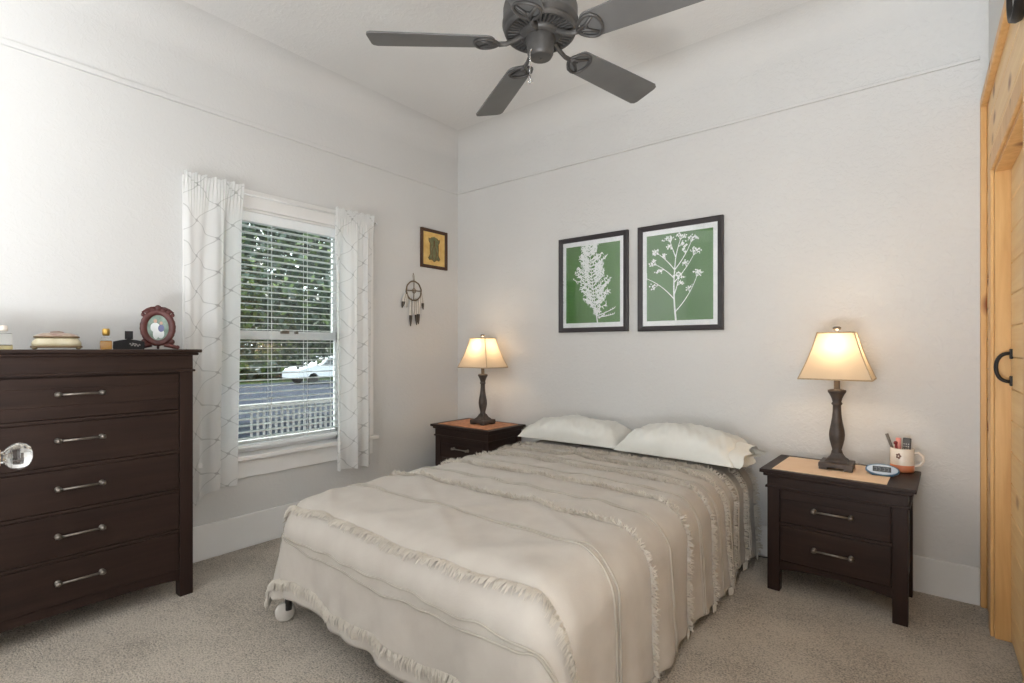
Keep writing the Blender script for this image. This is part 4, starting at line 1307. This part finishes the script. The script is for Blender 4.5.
# ------------------------------------------------------------------ ceiling fan
FX, FY, FZ = 2.307, -1.893, 2.470
cf = thing('ceiling_fan', 'dark grey five-blade ceiling fan hanging from the ceiling', 'ceiling fan', (FX, FY, FZ))
m = MB(); m.lathe([(0.001, 0.787), (0.075, 0.787), (0.075, 0.770), (0.062, 0.735), (0.030, 0.715), (0.016, 0.712), (0.001, 0.712)], 36); obj('canopy', m, M['fan'], cf)
m = MB(); m.tube([(0, 0, 0.715), (0, 0, 0.20)], 0.0135, 14); obj('downrod', m, M['fan'], cf)
m = MB(); m.lathe([(0.001, 0.235), (0.028, 0.235), (0.034, 0.21), (0.060, 0.195), (0.110, 0.178), (0.136, 0.155), (0.143, 0.128), (0.143, 0.085), (0.146, 0.080), (0.146, 0.066), (0.138, 0.060), (0.130, 0.050), (0.128, 0.046), (0.001, 0.046)], 56); obj('motor_housing', m, M['fan'], cf)
m = MB(); m.lathe([(0.001, 0.044), (0.124, 0.046), (0.126, 0.0465)], 56, cap=False)
vg = obj('vent_recess', m, M['fan_dark'], cf)
m = MB()
for k in range(40):
    a = 2 * PI * k / 40
    mt4 = Matrix.Rotation(a, 4, 'Z')
    m.box(0.070, 0.134, -0.0042, 0.0042, 0.036, 0.048, 0.0015, 1, mat4=mt4)
m.lathe([(0.126, 0.048), (0.126, 0.034), (0.134, 0.034), (0.140, 0.048)], 56, cap=False)
obj('vent_grille', m, M['fan'], cf)
m = MB(); m.lathe([(0.001, 0.046), (0.078, 0.046), (0.078, 0.030), (0.070, 0.020), (0.001, 0.020)], 40); obj('flywheel', m, M['fan'], cf)
m = MB(); m.lathe([(0.001, 0.022), (0.056, 0.022), (0.058, 0.016), (0.052, -0.010), (0.052, -0.012), (0.050, -0.040), (0.043, -0.053), (0.038, -0.055), (0.001, -0.056)], 36)
m.ball((0, 0, -0.056), 0.004, 8, 6); obj('switch_housing', m, M['fan'], cf)
a0 = 3.8575
pitch = math.radians(-13)
for k in range(5):
    rot = Matrix.Rotation(a0 - k * 2 * PI / 5, 4, 'Z')
    pm = rot @ Matrix.Translation((0, 0, 0.0)) @ Matrix.Rotation(pitch, 4, 'X')
    # blade outline along +x
    r0, r1, w0, w1 = 0.172, 0.652, 0.058, 0.071
    out = []
    for t in np.linspace(PI / 2, 3 * PI / 2, 15): out.append((r0 + 0.035 + 0.035 * math.cos(t) * 1.0, w0 * math.sin(t)))
    out += [(0.45, -0.066), (r1 - 0.02, -w1), (r1 - 0.005, -w1 + 0.008), (r1, -w1 + 0.022), (r1, w1 - 0.022), (r1 - 0.005, w1 - 0.008), (r1 - 0.02, w1), (0.45, 0.066)]
    m = MB(); m.prism(out, 0.006, pm)
    b = obj('blade', m, M['fan_blade'], cf)
    m = MB()
    pts = [(0.050, 0, 0.030), (0.078, 0, 0.026), (0.105, 0, 0.008), (0.132, 0, -0.004), (0.16, 0, -0.006)]
    m.tube([rot @ Vector(p) for p in pts], [0.013, 0.012, 0.010, 0.010, 0.011], 8, flat_=0.7)
    loop = []
    for t in np.linspace(0, 2 * PI, 33)[:-1]:
        loop.append(pm @ Vector((0.206 - 0.046 * math.cos(t), 0.048 * math.sin(t) * (1 - 0.25 * math.cos(t)), -0.005)))
    m.tube(loop, 0.0062, 6, closed=True)
    for s in (-1, 1):
        m.tube([pm @ Vector(p) for p in ((0.158, 0, -0.005), (0.193, 0.010 * s, -0.005), (0.230, 0.036 * s, -0.005))], [0.009, 0.007, 0.005], 6)
    m.tube([pm @ Vector(p) for p in ((0.153, 0, -0.005), (0.200, 0, -0.005))], 0.005, 6)
    obj('blade_iron', m, M['fan'], b)
m = MB()
cx, cy = -0.002, -0.053
zz = -0.035
pts = [(cx, cy, zz), (cx - 0.004, cy - 0.003, zz - 0.02)]
for i in range(17):
    m.ball((cx - 0.005, cy - 0.004, zz - 0.02 - i * 0.0052), 0.0024, 6, 4)
m.tube([(cx, cy + 0.012, -0.028), (cx - 0.004, cy - 0.003, -0.05)], 0.003, 6)
pc = obj('pull_chain', m, M['chrome'], cf)
m = MB()
zb = zz - 0.02 - 17 * 0.0052
m.lathe([(0.001, 0), (0.0035, -0.002), (0.005, -0.014), (0.0085, -0.022), (0.0085, -0.026), (0.004, -0.030), (0.001, -0.031)], 12, (cx - 0.005, cy - 0.004, zb)); obj('pull_knob', m, M['crystal'], pc)

# ------------------------------------------------------------------ outside the window
m = MB(); m.box(-45, -0.14, -30, 45, -0.75, -0.6); o = struct('ground_outside', m, M['lawn'])
m = MB(); m.box(-24, -6.6, -30, 45, -0.6, -0.585); o = struct('street_outside', m, M['asphalt'])
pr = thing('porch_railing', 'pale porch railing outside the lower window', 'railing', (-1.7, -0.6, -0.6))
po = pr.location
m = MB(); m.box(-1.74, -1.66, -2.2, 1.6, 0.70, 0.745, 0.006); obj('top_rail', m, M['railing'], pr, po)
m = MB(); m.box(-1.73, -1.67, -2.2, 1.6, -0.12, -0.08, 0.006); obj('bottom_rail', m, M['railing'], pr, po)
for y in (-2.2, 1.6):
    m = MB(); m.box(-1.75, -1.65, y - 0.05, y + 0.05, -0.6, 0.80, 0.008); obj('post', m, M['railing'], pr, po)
m = MB(); m.box(-1.71, -1.69, -0.009, 0.009, -0.09, 0.71)
bal = None
for i in range(42):
    y = -1.15 + i * 0.062
    if bal is None:
        bal = obj('baluster', m, M['railing'], pr, po); base_y = y
        bal.location = (0, y, 0)
    else:
        c = bal.copy(); COL.objects.link(c); c.parent = pr; c.location = (0, y, 0)
def leaves(c, rad, n, size, seed):
    r = np.random.default_rng(seed)
    m = MB()
    for i in range(n):
        d = r.normal(size=3); d /= np.linalg.norm(d)
        k = r.uniform(0.35, 1.0) ** 0.5
        lump = 1 + 0.18 * math.sin(5 * d[0] + seed) * math.sin(4 * d[2] + 2 * d[1])
        p = np.array(c) + d * np.array(rad) * k * lump
        a = r.normal(size=3); a /= np.linalg.norm(a); b = np.cross(a, r.normal(size=3)); b /= np.linalg.norm(b) + 1e-9
        s = size * r.uniform(0.6, 1.4)
        m.cur = 0 if r.random() < 0.72 else 1
        m.add([p - a * s, p + b * s * 0.5, p + a * s, p - b * s * 0.5], [(0, 1, 2, 3)])
    return m
def tree(label, x, y, h, c, rad, n, size, seed, group='trees outside the window'):
    t = thing('tree', label, 'tree', (x, y, -0.6), 0, None)
    m = MB(); m.tube([(x, y, -0.6), (x + 0.1, y, h * 0.4), (x, y + 0.1, h * 0.8)], [0.20, 0.16, 0.07], 10); obj('trunk', m, M['bark'], t, t.location)
    obj('foliage', leaves(c, rad, n, size, seed), [M['leaf_a'], M['leaf_b']], t, t.location)
tree('leafy green tree close outside the window', -5.2, -1.2, 4.2, (-5.0, 1.2, 3.05), (1.8, 2.9, 1.9), 27000, 0.06, 21)
tree('tall dense tree filling the view behind the nearer tree', -10.0, 0.5, 6.0, (-10.0, 3.6, 4.6), (1.6, 5.2, 3.6), 16000, 0.12, 41)
tag_h = leaves((-27.5, 14, 0.9), (1.2, 11, 2.4), 9000, 0.30, 31)
single('hedge', tag_h, [M['leaf_a'], M['leaf_b']], 'long dark hedge on the far side of the street', 'hedge')
ca = thing('car', 'white car parked across the street', 'car', (-22.0, 12.2, -0.6))
co = ca.location
side = [(-2.1, 0.35), (-2.1, 0.75), (-1.5, 0.92), (-0.9, 1.0), (-0.4, 1.42), (0.9, 1.45), (1.55, 1.0), (2.1, 0.9), (2.15, 0.35)]
mt4 = Matrix(((0, 0, 1, -0.85), (1, 0, 0, 0), (0, 1, 0, 0), (0, 0, 0, 1)))
m = MB(); m.prism(side, 1.7, mt4); obj('car_body', m, M['car_white'], ca)
m = MB(); m.prism([(-0.75, 1.02), (-0.35, 1.36), (0.85, 1.38), (1.35, 1.02)], 1.72, Matrix(((0, 0, 1, -0.86), (1, 0, 0, 0), (0, 1, 0, 0), (0, 0, 0, 1)))); obj('car_window', m, M['car_glass'], ca)
axw = Matrix.Rotation(PI / 2, 3, 'Y')
for y in (-1.3, 1.3):
    for x in (-0.75, 0.75):
        m = MB(); m.lathe([(0.001, -0.1), (0.28, -0.1), (0.32, -0.06), (0.32, 0.06), (0.28, 0.1), (0.001, 0.1)], 24, (x, y, 0.32), axis=axw); obj('wheel', m, M['tyre'], ca)
